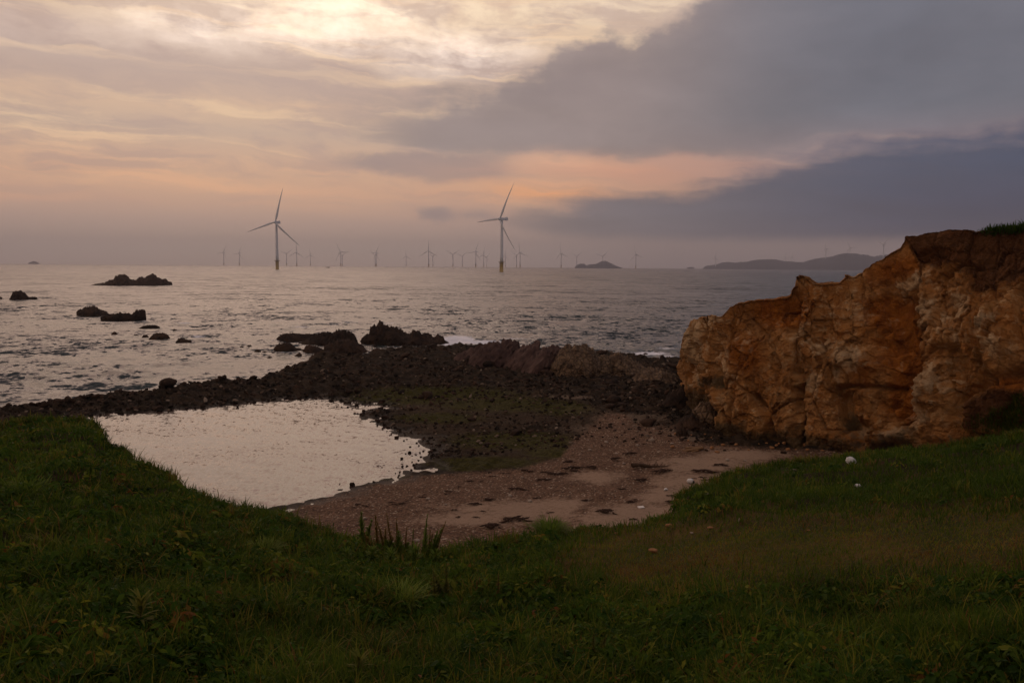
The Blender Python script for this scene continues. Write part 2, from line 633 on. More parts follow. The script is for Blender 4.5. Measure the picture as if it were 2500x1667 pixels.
# reddish slab rock of the ridge
m_slab, n = mat("slab_rock")
gp = n.n('ShaderNodeNewGeometry').outputs['Position']
rnd = n.n('ShaderNodeObjectInfo').outputs['Random']
s_ = n.n('ShaderNodeSeparateXYZ')
n.link(gp, s_.inputs[0])
st = n.noise(n.xyz(n.mul(n.add(s_.outputs[0], n.mul(s_.outputs[2], -1.1)), 2.6), n.mul(s_.outputs[1], 0.5), n.mul(n.add(s_.outputs[2], n.mul(s_.outputs[0], 0.7)), 0.4)), 1.0, 6, 0.6)
v1 = n.noise(gp, 1.3, 6, 0.6)
c = n.mix(n.ss(v1, 0.35, 0.65), (0.042, 0.024, 0.020), (0.078, 0.046, 0.038))
c = n.mix(n.ss(st, 0.52, 0.7), c, (0.12, 0.078, 0.064))
c = n.vm('SCALE', c, scale=n.ls(rnd, 0, 1, 0.75, 1.2))
finish(n, c, 0.9, n.bump(st, 0.8, 0.15), 0.08)

# ochre rock of the ridge's landward end
m_tanrock, n = mat("tan_rock")
gp = n.n('ShaderNodeNewGeometry').outputs['Position']
v1 = n.noise(gp, 1.6, 7, 0.65)
f1 = n.voro(gp, 2.2, 'DISTANCE_TO_EDGE')
c = n.mix(n.ss(v1, 0.35, 0.68), (0.075, 0.042, 0.022), (0.20, 0.13, 0.075))
c = n.mix(n.ss(f1, 0.06, 0.0), c, (0.04, 0.025, 0.015))
finish(n, c, 0.85, n.bump(n.add(n.ss(f1, 0.0, 0.2), v1), 0.7, 0.2), 0.2)


# ------------------------------------------------------------------ plan of the shore (metres, from points of the photo on the water plane)
def wpts(pts, z, push=0.0, k=1.0):
    q = []
    for x, y in pts:
        a = at(x * k, y * k, z)[:2]
        r_ = np.linalg.norm(a)
        q.append(a * (r_ + push) / r_)
    return q


SEA_EDGE = ([np.array([-75.0, 42.0])] + wpts([(-150, 1010), (0, 991), (105, 979), (236, 960), (386, 950), (523, 931), (606, 927), (670, 908)], 0.8, 1.4)
            + wpts([(705, 912), (730, 906), (760, 901), (782, 894), (762, 890), (740, 886), (757, 876), (775, 868), (806, 870), (838, 878), (865, 886), (893, 880), (937, 874),
                    (960, 866), (1010, 868), (1060, 866), (1108, 860), (1145, 860), (1200, 868), (1300, 874), (1450, 878), (1560, 890), (1600, 896), (1665, 900)], 0.25, 0.3)
            + [np.array([26.0, 86.0]), np.array([60.0, 70.0]), np.array([95.0, 40.0])])
LAND = SEA_EDGE + [np.array([95.0, -60.0]), np.array([-90.0, -60.0]), np.array([-90.0, 40.0])]
POOL_Z = 0.15
POOL = wpts([(150, 1030), (225, 1017), (319, 1011), (414, 1004), (542, 993), (640, 982), (700, 978), (777, 975), (812, 978), (838, 986), (862, 992), (895, 990), (930, 990), (915, 999), (862, 1007), (885, 1022), (930, 1041),
              (964, 1060), (1014, 1077), (1042, 1099), (1033, 1120), (1008, 1145), (972, 1161), (896, 1180), (857, 1189), (785, 1208), (700, 1232),
              (640, 1250), (520, 1275), (330, 1240), (180, 1170), (110, 1090)], POOL_Z)


def shore_z(x, y, rough=True):
    ds = poly_sd(x, y, LAND)
    dp = -poly_sd(x, y, POOL)
    wob = fbm(v3(x * 0.45, y * 0.45, 5.0), 3)
    zp = POOL_Z + np.where(dp > 0, np.minimum(dp * 0.085, 1.05 + 0.012 * dp), dp * 0.12)
    zs = np.where(ds > 0, ds * 0.75, ds * 0.5)
    z = np.minimum(zp + 0.16 * wob * np.clip(np.abs(dp) / 1.5, 0.25, 1), zs)
    z = np.maximum(z, -1.6)
    if rough:
        px, py = project(v3(x, y, z))
        rub = rubble_mask(px, py)
        rub = rub * (1 - 0.72 * blob(px, py, FLAT))
        bumps = fbm(v3(x * 0.9, y * 0.9, 9.0), 4) * 0.36 + (0.45 - worley(v3(x * 1.3, y * 1.3, 1.0))[0]) * 0.50
        z = z + bumps * rub * np.clip(ds * 0.5 + 0.3, 0, 1) * np.clip(dp * 0.5 + 0.25, 0.15, 1)
        z = z + 0.02 * fbm(v3(x * 3, y * 3, 2.0), 3) * (1 - rub)
    return z


def blob(px, py, lst):
    m = np.zeros(len(px))
    for x, y, rx, ry in lst:
        m = np.maximum(m, np.exp(-((px - x * K) / (rx * K)) ** 2 - ((py - y * K) / (ry * K)) ** 2))
    return m


BEACH = np.array([(560, 1240), (640, 1172), (840, 1112), (950, 1088), (1050, 1082), (1190, 1072), (1285, 1046), (1320, 1000), (1370, 968), (1430, 950), (1490, 955), (1550, 990), (1600, 1008), (1640, 1014), (1760, 1024), (2100, 1030),
                  (2300, 1100), (1800, 1400), (900, 1420)], float) * K


FLAT = [(1130, 950, 250, 50), (1200, 1030, 220, 50), (1000, 935, 150, 34), (1380, 980, 160, 50), (1000, 1000, 120, 60)]


def rubble_mask(px, py):
    wob = 60 * fbm(v3(px * .010, py * .022, 6.0), 4) + 22 * fbm(v3(px * .05, py * .11, 1.0), 3)
    k_ = np.clip((1090 - py) / 60, 0, 1) * np.clip((px - 1200) / 100, 0, 1)
    return 1 - sstep(poly_sd(px, py, BEACH) + wob * k_, -14 - 30 * k_, 26 + 40 * k_)


def shore_masks(px, py):
    beach = 1 - rubble_mask(px, py)
    sand = blob(px, py, [(1180, 1172, 170, 26), (1080, 1190, 120, 22), (1370, 1095, 75, 16), (1480, 1178, 150, 26), (1620, 1065, 130, 22), (1590, 1110, 90, 34), (1440, 1195, 150, 24),
                         (1520, 1140, 60, 24), (1700, 1045, 120, 14), (1300, 1160, 60, 18)])
    algae = blob(px, py, [(1010, 905, 210, 20), (920, 918, 140, 15), (1150, 928, 180, 20), (1290, 938, 80, 18), (1180, 1012, 170, 24), (1010, 960, 120, 14), (1120, 1062, 150, 16), (1060, 1075, 80, 8), (900, 1098, 60, 6), (1280, 1040, 90, 16)])
    pale = blob(px, py, [(1310, 912, 70, 6), (1400, 985, 140, 16), (1450, 960, 110, 14), (1520, 1000, 110, 14), (1330, 940, 50, 10), (1580, 1008, 50, 10), (1480, 1000, 60, 8), (1430, 960, 60, 8), (1250, 1040, 30, 4)])
    return beach, sand, algae, pale


def build_shore():
    az = np.linspace(R(-58), R(52), 760)
    r = np.geomspace(13, 125, 560)
    A, D = np.meshgrid(az, r)
    x, y = (D * np.sin(A)).ravel(), (D * np.cos(A)).ravel()
    z = shore_z(x, y)
    px, py = project(v3(x, y, z))
    beach, sand, algae, pale = shore_masks(px, py)
    me = mesh_np("shore", v3(x, y, z), [grid_faces(560, 760)[:, ::-1]], True, dict(beach=beach, sand=sand, algae=algae, pale=pale, flat=blob(px, py, FLAT)))
    m, n = mat("shore_ground")
    gp = n.n('ShaderNodeNewGeometry').outputs['Position']
    v1 = n.noise(gp, 0.8, 7, 0.62)
    v2 = n.noise(gp, 5.0, 6, 0.65)
    cells = n.n('ShaderNodeTexVoronoi', feature='F1')
    n.link(gp, cells.inputs['Vector'])
    cells.inputs['Scale'].default_value = 13.0
    cid = n.n('ShaderNodeSeparateColor')
    n.link(cells.outputs['Color'], cid.inputs[0])
    rub = n.mix(n.ss(v1, 0.36, 0.64), (0.016, 0.012, 0.008), (0.042, 0.027, 0.016))
    rub = n.mix(n.ss(v2, 0.56, 0.74), rub, (0.090, 0.056, 0.034))
    rub = n.mix(n.mul(n.ss(n.add(n.attr('pale'), n.mul(n.sub(v2, 0.5), 1.4)), 0.35, 0.85), 0.8), rub, (0.19, 0.14, 0.10))
    mud = n.mix(n.ss(v2, .35, .65), (0.036, 0.023, 0.013), (0.075, 0.048, 0.028))
    rub = n.mix(n.mul(n.ss(n.add(n.attr('flat'), n.mul(n.sub(v1, 0.5), 1.2)), 0.3, 0.9), 0.6), rub, mud)
    alg = n.mix(n.ss(v2, 0.35, 0.65), (0.024, 0.024, 0.004), (0.062, 0.056, 0.010))
    rub = n.mix(n.mul(n.ss(n.add(n.attr('algae'), n.mul(n.sub(v2, 0.5), 1.1)), 0.25, 0.75), 0.85), rub, alg)
    # pebbles, each cell its own tone
    peb = n.mix(cid.outputs[0], (0.075, 0.040, 0.024), (0.180, 0.108, 0.068))
    peb = n.mix(n.ss(cid.outputs[1], 0.90, 0.98), peb, (0.34, 0.27, 0.20))
    peb = n.mix(n.ss(cid.outputs[2], 0.72, 0.85), peb, (0.06, 0.035, 0.024))
    peb = n.mix(n.ss(v1, 0.4, 0.66), peb, n.vm('SCALE', peb, scale=1.2))
    snd = n.mix(v2, (0.25, 0.170, 0.115), (0.34, 0.240, 0.17))
    sp_ = n.noise(n.vm('MULTIPLY', gp, (6.0, 14.0, 6.0)), 1.0, 4, 0.6)
    snd = n.mix(n.ss(sp_, 0.60, 0.70), snd, (0.10, 0.06, 0.04))
    sandf = n.ss(n.add(n.attr('sand'), n.add(n.mul(n.sub(v2, 0.5), 1.3), n.mul(n.sub(v1, 0.5), 1.3))), 0.20, 0.85)
    bch = n.mix(sandf, peb, snd)
    bf = n.ss(n.add(n.attr('beach'), n.mul(n.sub(v2, 0.5), 0.8)), 0.3, 0.7)
    colr = n.mix(bf, rub, bch)
    # ground at the waterline is wet
    zz = n.n('ShaderNodeSeparateXYZ')
    n.link(gp, zz.inputs[0])
    wet = n.ss(n.add(zz.outputs[2], n.mul(n.sub(v2, 0.5), 0.12)), 0.34, 0.17)
    colr = n.mix(wet, colr, n.vm('SCALE', colr, scale=0.55))
    hb = n.add(n.mul(n.m('SUBTRACT', 0.6, cells.outputs['Distance']), n.mul(bf, 0.030)), n.mul(v2, n.ls(bf, 0, 1, 0.16, 0.03)))
    finish(n, colr, n.ls(wet, 0, 1, 0.95, 0.6), n.bump(hb, 0.9, 1.0), 0.08)
    o = link("shore", me, m)
    tag(o, "dark rocky shore with algae, pebbles and pale sand below the grassy bank", kind='structure')


build_shore()


# ------------------------------------------------------------------ water
def water_mat(name, deep, s1, s2, streaky, foam=False, tilt=1.0):
    m, n = mat(name)
    gp = n.n('ShaderNodeNewGeometry').outputs['Position']
    nrm = n.n('ShaderNodeNewGeometry').outputs['Normal']

    def slopes(sx, sy, sz, det, rough, off):
        q = n.vm('ADD', n.vm('MULTIPLY', gp, (sx, sy, sz)), (off, off * 0.7, off * 0.3))
        return n.vm('SUBTRACT', n.noise(q, 1.0, det, rough, out=1), (0.5, 0.5, 0.5))
    a = slopes(*s1, 3, 0.6, 0.0)
    b = slopes(*s2, 2, 0.5, 40.0)
    big = n.noise(n.vm('MULTIPLY', gp, (0.006, 0.018, 0.0) if streaky else (0.10, 0.22, 0.0)), 1.0, 4, 0.6)
    amp = n.ls(big, 0.3, 0.7, 0.7, 1.3) if streaky else n.ls(big, 0.32, 0.66, 0.35, 1.5)
    if streaky:
        c_ = slopes(0.15, 0.17, 0.1, 4, 0.7, 80.0)
        d_ = slopes(0.035, 0.045, 0.1, 4, 0.7, 160.0)
        tot = n.vm('ADD', n.vm('ADD', n.vm('MULTIPLY', a, (1.6, 2.4, 0)), n.vm('MULTIPLY', b, (1.2, 1.6, 0))), n.vm('ADD', n.vm('MULTIPLY', c_, (0.8, 1.9, 0)), n.vm('MULTIPLY', d_, (0.6, 2.0, 0))))
    else:
        tot = n.vm('ADD', n.vm('MULTIPLY', a, (0.55, 0.75, 0)), n.vm('MULTIPLY', b, (0.45, 0.5, 0)))
    tot = n.vm('SCALE', tot, scale=n.mul(amp, tilt))
    nn = n.vm('NORMALIZE', n.vm('ADD', nrm, tot))
    colr = n.mix(0.0, deep, deep)
    rgh = 0.17 if streaky else 0.10
    if foam:
        fn = n.noise(n.vm('MULTIPLY', gp, (1.6, 3.2, 1.0)), 1.0, 6, 0.7)
        ff = n.ss(n.add(n.attr('foam'), n.mul(n.sub(fn, 0.5), 1.6)), 0.42, 0.72)
        colr = n.mix(ff, colr, (0.85, 0.86, 0.92))
        rgh = n.ls(ff, 0, 1, 0.26, 0.8)
    pr = finish(n, colr, rgh, nn, 0.5, IOR=1.33)
    return m


SEA_R = 9600.0


def build_sea():
    azs = np.concatenate([np.linspace(-100, -42, 60)[:-1], np.linspace(-42, 40, 900), np.linspace(40, 100, 60)[1:]])
    r = np.concatenate([np.geomspace(30, 52, 12)[:-1], 1.0 / np.linspace(1 / 52, 1 / 600, 620), np.geomspace(600, SEA_R, 70)[1:]])
    A, D = np.meshgrid(R(1) * azs, r)
    x, y = (D * np.sin(A)).ravel(), (D * np.cos(A)).ravel()
    d = D.ravel()
    sp_r = np.gradient(r)
    SPR = np.repeat(sp_r, len(azs))
    z = np.zeros(len(x))
    rg = np.random.default_rng(5)
    calm = sstep(-poly_sd(x, y, LAND), -2.0, 22.0)
    for i in range(90):
        L = 1.1 * (8.5 ** rg.random())
        th = rg.normal(0, 0.55) + R(12)
        kx, ky = math.sin(th) * 2 * math.pi / L, -math.cos(th) * 2 * math.pi / L
        a = 0.0095 * L ** 0.62 * rg.uniform(0.5, 1.2)
        w = sstep(L / SPR, 2.2, 4.5)
        z += a * w * np.sin(kx * x + ky * y + rg.uniform(0, 6.28))
    grp = 0.75 + 0.9 * fbm(v3(x * 0.03, y * 0.045, 2.0), 3)
    z *= 0.8 * np.clip(grp, 0.35, 1.5) * (0.25 + 0.75 * calm)
    # a few steeper swells that stand up near the rocks
    px, py = project(v3(x, y, z))
    for (cx, cy, L, wd, am) in ((1330, 752, 17, 1.5, .32), (1215, 761, 14, 1.3, .40), (1140, 757, 12, 1.3, .30), (1420, 774, 10, 1.2, .34), (1500, 800, 9, 1.1, .24), (740, 733, 18, 1.5, .24),
                                (1380, 745, 12, 1.2, .22), (1290, 790, 8, 1.0, .26), (1540, 806, 12, 1.2, .34), (1000, 735, 14, 1.3, .2), (1090, 741, 12, 1.3, .25), (640, 748, 12, 1.1, .16)):
        c = at(cx * K, cy * K, 0)
        u = x - c[0]
        vv = y - c[1] + 0.6 * np.sin(u * 0.5 + cx)
        z += am * np.exp(-(u / L) ** 2 * 2 - (vv / wd) ** 2) * (0.65 + 0.6 * fbm(v3(x * 0.35, y * 0.2, cx * 0.1), 3))
    foam = np.zeros(len(x))
    for (cx, cy, rx, ry, k) in ((1050, 781, 44, 11, 1.3), (1105, 786, 60, 6, .95), (1180, 778, 50, 3, .6), (690, 751, 40, 3, .60), (770, 745, 30, 3, .5), (425, 742, 34, 3.5, .62), (455, 773, 26, 4, .7), (1490, 812, 60, 5, .85),
                                (1530, 802, 40, 4, .6), (1490, 828, 60, 6, .85), (800, 740, 40, 4, .5), (640, 737, 30, 3, .5), (880, 745, 30, 4, .5), (1535, 818, 30, 6, .6), (1030, 792, 22, 5, .9), (900, 742, 40, 3.5, .5), (365, 653, 40, 2.5, .55), (215, 655, 22, 2, .5), (60, 689, 40, 2.5, .5), (190, 722, 26, 2.5, .5), (260, 739, 60, 2.5, .5), (335, 738, 18, 3, .55), (365, 779, 34, 2.5, .55), (425, 786, 26, 2.5, .55),
                                (640, 782, 26, 3, .5), (660, 808, 50, 3, .5), (690, 826, 30, 3, .45), (1120, 800, 40, 3, .55), (1180, 806, 30, 3, .4), (1440, 820, 40, 3, .55), (600, 770, 40, 2, .4)):
        foam = np.maximum(foam, k * np.exp(-((px - cx * K) / (rx * K)) ** 2 - ((py - cy * K) / (ry * K)) ** 2))
    me = mesh_np("sea", v3(x, y, z), [grid_faces(len(r), len(azs))[:, ::-1]], True, dict(foam=foam))
    o = link("sea", me, water_mat("sea_water", (0.018, 0.032, 0.036), (0.62, 0.60, 0.3), (2.0, 1.9, 1.0), True, True))
    tag(o, "wind-rippled grey sea stretching to the hazy horizon", kind='structure')


build_sea()


def build_pool():
    nx, ny = 260, 260
    P = np.array(POOL)
    x0, y0 = P.min(0) - 1.5
    x1, y1 = P.max(0) + 1.5
    X, Y = np.meshgrid(np.linspace(x0, x1, nx), np.linspace(y0, y1, ny))
    x, y = X.ravel(), Y.ravel()
    z = np.full(len(x), POOL_Z)
    rg = np.random.default_rng(8)
    for i in range(40):
        L = 0.6 * (5.0 ** rg.random())
        th = rg.normal(0, 0.35) + R(-28)
        z += 0.0012 * L * rg.uniform(.4, 1) * np.sin(2 * math.pi / L * (math.sin(th) * x - math.cos(th) * y) + rg.uniform(0, 6.28))
    keep = poly_sd(x, y, P) > -1.4
    f = grid_faces(ny, nx)
    f = f[keep[f].all(1)]
    me = mesh_np("pool_water", v3(x, y, z), [f], True)
    o = link("pool_water", me, water_mat("pool_water", (0.060, 0.038, 0.030), (3.2, 2.4, 1.0), (8.0, 6.0, 1.0), False, False, 0.52))
    tag(o, "calm tidal pool reflecting the pink sky behind the rubble causeway", kind='structure')


build_pool()


# ------------------------------------------------------------------ grassy bank the camera stands on
BROW = [(-900, 960, 19), (-300, 966, 18.5), (0, 976, 18), (90, 966, 18), (200, 968, 17.5), (222, 984, 17), (236, 1004, 16.5), (244, 1030, 15.2), (290, 1044, 14.6), (310, 1068, 13.9), (350, 1080, 13.5), (398, 1102, 12.9),
        (416, 1124, 12.5), (465, 1146, 12.0), (490, 1162, 11.6), (530, 1176, 11.3), (600, 1180, 11.0), (650, 1192, 10.7), (690, 1215, 10.3), (740, 1232, 10.0), (800, 1254, 9.5), (870, 1278, 9.0), (940, 1294, 8.8),
        (1040, 1280, 9.0), (1100, 1264, 9.3), (1190, 1250, 9.7), (1230, 1232, 10.0), (1250, 1222, 10.1), (1280, 1226, 10.2), (1300, 1228, 10.3), (1330, 1218, 10.5), (1400, 1213, 10.9), (1500, 1198, 11.5), (1541, 1186, 12.0),
        (1547, 1158, 13.6), (1562, 1142, 14.4), (1600, 1127, 15.3), (1650, 1106, 16.5), (1700, 1084, 17.6), (1800, 1066, 19.0), (1900, 1058, 20.2), (1980, 1047, 21.2), (2050, 1038, 21.6), (2130, 1033, 21.6), (2200, 1024, 21.3),
        (2300, 1006, 20.6), (2352, 1000, 20.2), (2500, 955, 20), (2900, 880, 22)]
_b = []
for x, y, r_ in BROW:
    q = at_r(x * K, y * K, r_)
    _b.append((math.atan2(q[0], q[1]), r_, q[2]))
_b = [(-math.pi, 40, 9.4), (R(-80), 34, 9.4)] + sorted(_b) + [(R(75), 34, 10.0), (math.pi, 40, 9.4)]
BA, BR, BZ = (np.array(v) for v in zip(*_b))
GROUND0 = 9.38
LAWN = np.array([(1330, 1222), (1545, 1190), (1700, 1178), (2000, 1170), (2500, 1155), (2500, 1300), (2100, 1330), (1800, 1355), (1450, 1372), (1290, 1322), (1270, 1260)], float) * K


def lawn_mask(px, py):
    d_ = poly_sd(px, py, LAWN)
    wob = 34 * fbm(v3(px * .012, py * .022, 0.0), 3) + 20 * fbm(v3(px * .05, py * .09, 3.0), 2)
    return sstep(d_ + 1.5 * wob, -80, 85)


def bank_z(x, y):
    a = np.arctan2(x, y)
    d = np.hypot(x, y)
    rb, zb = np.interp(a, BA, BR), np.interp(a, BA, BZ)
    t = np.clip((d - 1.0) / (rb - 1.0), 0, 1)
    z = GROUND0 + (zb - GROUND0) * t ** 1.08
    over = np.maximum(d - rb, 0)
    z = z - over * 0.55 - 0.55 * np.maximum(over - 0.4, 0)
    lump = 0.26 * fbm(v3(x * 0.85, y * 0.85, 1.0), 3) + 0.22 * fbm(v3(x * 0.28, y * 0.28, 4.0), 2)
    px, py = project(v3(x, y, z))
    k = np.clip((d - 1.5) / 3.0, 0, 1) * (1 - 0.75 * lawn_mask(px, py)) * np.where(y > 0, 1, 0.3)
    near_edge = np.clip((rb - d) / 2.5, 0.25, 1)
    return z + lump * k * near_edge


def build_bank():
    az = np.concatenate([np.linspace(-180, -50, 40)[:-1], np.linspace(-50, 48, 620), np.linspace(48, 180, 40)[1:]]) * R(1)
    s = np.concatenate([np.linspace(0.0, 1.0, 250), 1 + np.linspace(0.01, 1.0, 50) ** 1.2])
    A, Sg = np.meshgrid(az, s)
    rb = np.interp(A, BA, BR)
    D = np.where(Sg <= 1, 0.6 * (rb / 0.6) ** np.minimum(Sg, 1), rb + (Sg - 1) * 14)
    x, y = (D * np.sin(A)).ravel(), (D * np.cos(A)).ravel()
    z = bank_z(x, y)
    px, py = project(v3(x, y, z))
    lw = lawn_mask(px, py) * (y > 0)
    me = mesh_np("grassy_bank", v3(x, y, z), [grid_faces(len(s), len(az))[:, ::-1]], True, dict(lawn=lw))
    m, n = mat("bank_soil")
    gp = n.n('ShaderNodeNewGeometry').outputs['Position']
    v1 = n.noise(gp, 0.9, 6, 0.6)
    v2 = n.noise(gp, 14.0, 6, 0.7)
    soil = n.mix(n.ss(v2, 0.35, 0.65), (0.018, 0.014, 0.006), (0.045, 0.032, 0.012))
    soil = n.mix(n.ss(v1, 0.52, 0.64), soil, (0.085, 0.045, 0.018))
    lawn = n.mix(n.ss(n.add(v1, n.mul(n.sub(v2, 0.5), 0.5)), 0.38, 0.62), (0.045, 0.046, 0.009), (0.100, 0.064, 0.017))
    colr = n.mix(n.attr('lawn'), soil, lawn)
    finish(n, colr, 0.95, n.bump(v2, 0.8, 0.05), 0.1)
    tag(link("grassy_bank", me, m), "grass-covered headland bank in the foreground", kind='structure')


build_bank()


# ------------------------------------------------------------------ the ochre cliff
CB = [(1650, 905, 78, .2), (1657, 915, 64, .4), (1664, 926, 55.5, .6), (1690, 1000, 51.5, .7), (1715, 1048, 49.5, .9), (1745, 1072, 47.2, 1.0), (1850, 1080, 46.0, 1.1), (1950, 1086, 44.8, 1.2), (2100, 1090, 43.6, 1.5),
      (2220, 1080, 42.0, 2.0), (2350, 1050, 40, 2.6), (2500, 1010, 38, 3.4), (2750, 960, 34, 5.0), (3100, 930, 31, 6.5)]
CT = [(1650, 905), (1662, 868), (1667, 835), (1671, 816), (1682, 786), (1711, 772), (1735, 768), (1759, 770), (1774, 757), (1786, 745), (1799, 737), (1845, 729), (1917, 718), (1924, 704), (1936, 698), (1938, 674), (1952, 668), (1975, 673),
      (1992, 687), (2020, 686), (2046, 684), (2058, 667), (2070, 663), (2083, 669), (2109, 652), (2147, 631), (2170, 611), (2189, 602), (2204, 577), (2214, 571), (2231, 570), (2236, 574), (2258, 566), (2320, 558),
      (2400, 555), (2442, 552), (2500, 549), (2750, 535), (3100, 520)]


def build_cliff():
    nu, nf, nt = 640, 330, 70
    us = np.concatenate([np.linspace(1650, 1720, 90)[:-1], np.linspace(1720, 2500, 490), np.linspace(2500, 3100, 62)[1:]])
    cbx = [c[0] for c in CB]
    by = np.interp(us, cbx, [c[1] for c in CB])
    bd = np.interp(us, cbx, [c[2] for c in CB])
    bz = np.interp(us, cbx, [c[3] for c in CB])
    ty = np.interp(us, [c[0] for c in CT], [c[1] for c in CT])
    # columns: base, crown of the face, then the top running back and the seaward side
    lean = np.interp(us, [1650, 1700, 1900, 2200, 2500, 3100], [.5, 1.2, 2.2, 3.6, 4.5, 4.5])
    B, T = [], []
    for i, u in enumerate(us):
        d = ray(u, by[i])
        a = math.atan2(d[0], d[1])
        B.append((bd[i] * math.sin(a), bd[i] * math.cos(a), bz[i] - 1.0))
        T.append(at_r(u, ty[i], bd[i] + lean[i]))
    B, T = np.array(B), np.array(T)
    v = np.linspace(0, 1, nf)
    prof = np.interp(v, [0, .1, .25, .5, .75, .92, 1], [0, .03, .12, .34, .62, .86, 1])
    Vf = B[None] * (1 - v)[:, None, None] + T[None] * v[:, None, None]
    Vf[:, :, :2] = B[None, :, :2] * (1 - prof)[:, None, None] + T[None, :, :2] * prof[:, None, None]
    rad = T * np.array([1, 1, 0])
    rad /= np.linalg.norm(rad, axis=1)[:, None]
    back = rad * .85 + np.array([.45, .28, 0.0])
    low = np.array([max(T[(us > max(u - 70, 1668)) & (us < max(u + 25, 1690)), 2].min(), T[i, 2] - 2.2) if u > 1660 else T[i, 2] for i, u in enumerate(us)])
    tt = np.linspace(0, 1, nt + 1)[1:]
    depth = np.interp(us, [1650, 1700, 1800, 2100, 3100], [3, 6, 8, 10, 16])
    Vb = T[None] + back[None] * (tt[:, None, None] * depth[None, :, None])
    ql = sstep(tt, 0.0, .30)[:, None]
    Vb[:, :, 2] = (T[None, :, 2] * (1 - ql) + (low[None] - .25) * ql) * (1 - sstep(tt, .45, 1.0))[:, None] - 1.5 * sstep(tt, .45, 1)[:, None] - 0.35 * tt[:, None]
    V = np.concatenate([Vf, Vb]).reshape(-1, 3)
    nr = nf + nt
    U = np.broadcast_to(us, (nr, len(us))).ravel()
    vv = np.concatenate([v, 1 + tt])
    Vv = np.broadcast_to(vv[:, None], (nr, len(us))).ravel()
    # pixel height of each face point, for placing the features seen in the picture
    PX, PY = project(V)
    # face normals of the smooth sheet
    G = V.reshape(nr, len(us), 3)
    n_ = np.cross(np.gradient(G, axis=1), np.gradient(G, axis=0)).reshape(-1, 3)
    n_ /= np.linalg.norm(n_, axis=1)[:, None] + 1e-9
    face = np.clip((1.02 - Vv) / 0.05, 0, 1)
    Pn = V * np.array([1, 1, 1.0])
    zx = lambda x: 1600 + x / 2.613
    zy = lambda y: 520 + y / 2.613

    def bl(x, y, rx, ry, rot=0):
        dx, dy = PX - zx(x), PY - zy(y)
        c, s = math.cos(R(rot)), math.sin(R(rot))
        a, b = dx * c + dy * s, -dx * s + dy * c
        return np.exp(-(a / (rx / 2.613)) ** 2 - (b / (ry / 2.613)) ** 2)

    def seg(pts, w):
        d = np.full(len(PX), 1e9)
        for (x0, y0), (x1, y1) in zip(pts, pts[1:]):
            ax, ay, ex, ey = zx(x0), zy(y0), (x1 - x0) / 2.613, (y1 - y0) / 2.613
            t = np.clip(((PX - ax) * ex + (PY - ay) * ey) / (ex * ex + ey * ey), 0, 1)
            d = np.minimum(d, np.hypot(PX - ax - ex * t, PY - ay - ey * t))
        d = d * (1 + 0.45 * fbm(np.stack([PX * .05, PY * .05, PX * 0], 1), 3))
        return np.exp(-(d / (w / 2.613)) ** 2)

    # relief, metres outward: tilted planes of broken rock at four sizes, cut by joints
    rel = 0.8 * fbm(Pn * 0.16, 3)
    f1, f2, cid, fp = worley(Pn * np.array([0.42, 0.42, 0.26]), True)
    rel += 0.45 * (cid - 0.5) + 0.45 * fp - 0.18 * np.exp(-((f2 - f1) / 0.035) ** 2)
    g1, g2, gid, gp_ = worley(Pn * np.array([1.15, 1.15, 0.85]) + 4.4, True)
    k2 = 0.75 + 0.60 * np.maximum.reduce([bl(1700, 600, 250, 260), bl(1650, 1150, 230, 260), bl(2200, 800, 240, 240), bl(1150, 900, 200, 150), bl(260, 850, 90, 250)])
    rel += k2 * (0.16 * (gid - 0.5) + 0.26 * gp_ - 0.05 * np.exp(-((g2 - g1) / 0.05) ** 2))
    h1, h2, hid, hp = worley(Pn * np.array([2.7, 2.7, 2.3]) + 9.1, True)
    rel += k2 * (0.07 * (hid - .5) + 0.16 * hp)
    q1, q2, qid, qp = worley(Pn * 6.0 + 2.2, True)
    rel += 0.06 * qp + 0.05 * fbm(Pn * 1.1, 4)
    rel = np.maximum(rel - 0.5, -1.3)
    rel -= 1.5 * seg([(1480, 560), (1470, 800), (1530, 1000), (1540, 1240)], 110)          # deep orange recess
    rel -= 0.9 * seg([(860, 500), (850, 700), (870, 1000)], 22)
    rel -= 1.3 * seg([(885, 1130), (905, 1290), (905, 1480)], 20)                           # open crack
    rel -= 0.8 * seg([(620, 1180), (690, 1290), (720, 1420)], 26)
    rel -= 1.8 * seg([(1160, 1160), (1180, 1300), (1290, 1420)], 50)                        # hollow at the foot
    rel -= 0.7 * seg([(1140, 1095), (1480, 1100)], 12)
    rel -= 0.8 * seg([(390, 800), (385, 1000), (400, 1120)], 34)
    rel -= 0.6 * seg([(1900, 1160), (2100, 1060), (2352, 1000)], 40)
    rel += 0.8 * bl(500, 950, 110, 260) + 0.7 * bl(1230, 930, 110, 80) + 0.9 * bl(1700, 1150, 170, 200) + 0.7 * bl(1500, 1420, 150, 60) + 0.6 * bl(800, 1320, 70, 150) + 0.5 * bl(240, 800, 70, 160)
    rel += 0.8 * bl(2150, 750, 200, 160, -30)
    rel = np.clip(rel, -2.0, 1.6) * np.clip(Vv / 0.06, 0.3, 1)
    top_k = np.where(Vv > 1, 0.25, 1 - 0.75 * sstep(Vv, 0.90, 1.0))
    V2 = V + n_ * (rel * top_k)[:, None]
    # keep the crown line itself ragged but in place
    V2[:, 2] += np.where(Vv >= 0.9, 0.10 * fbm(Pn * 1.6, 3) * (1 if True else 0), 0)
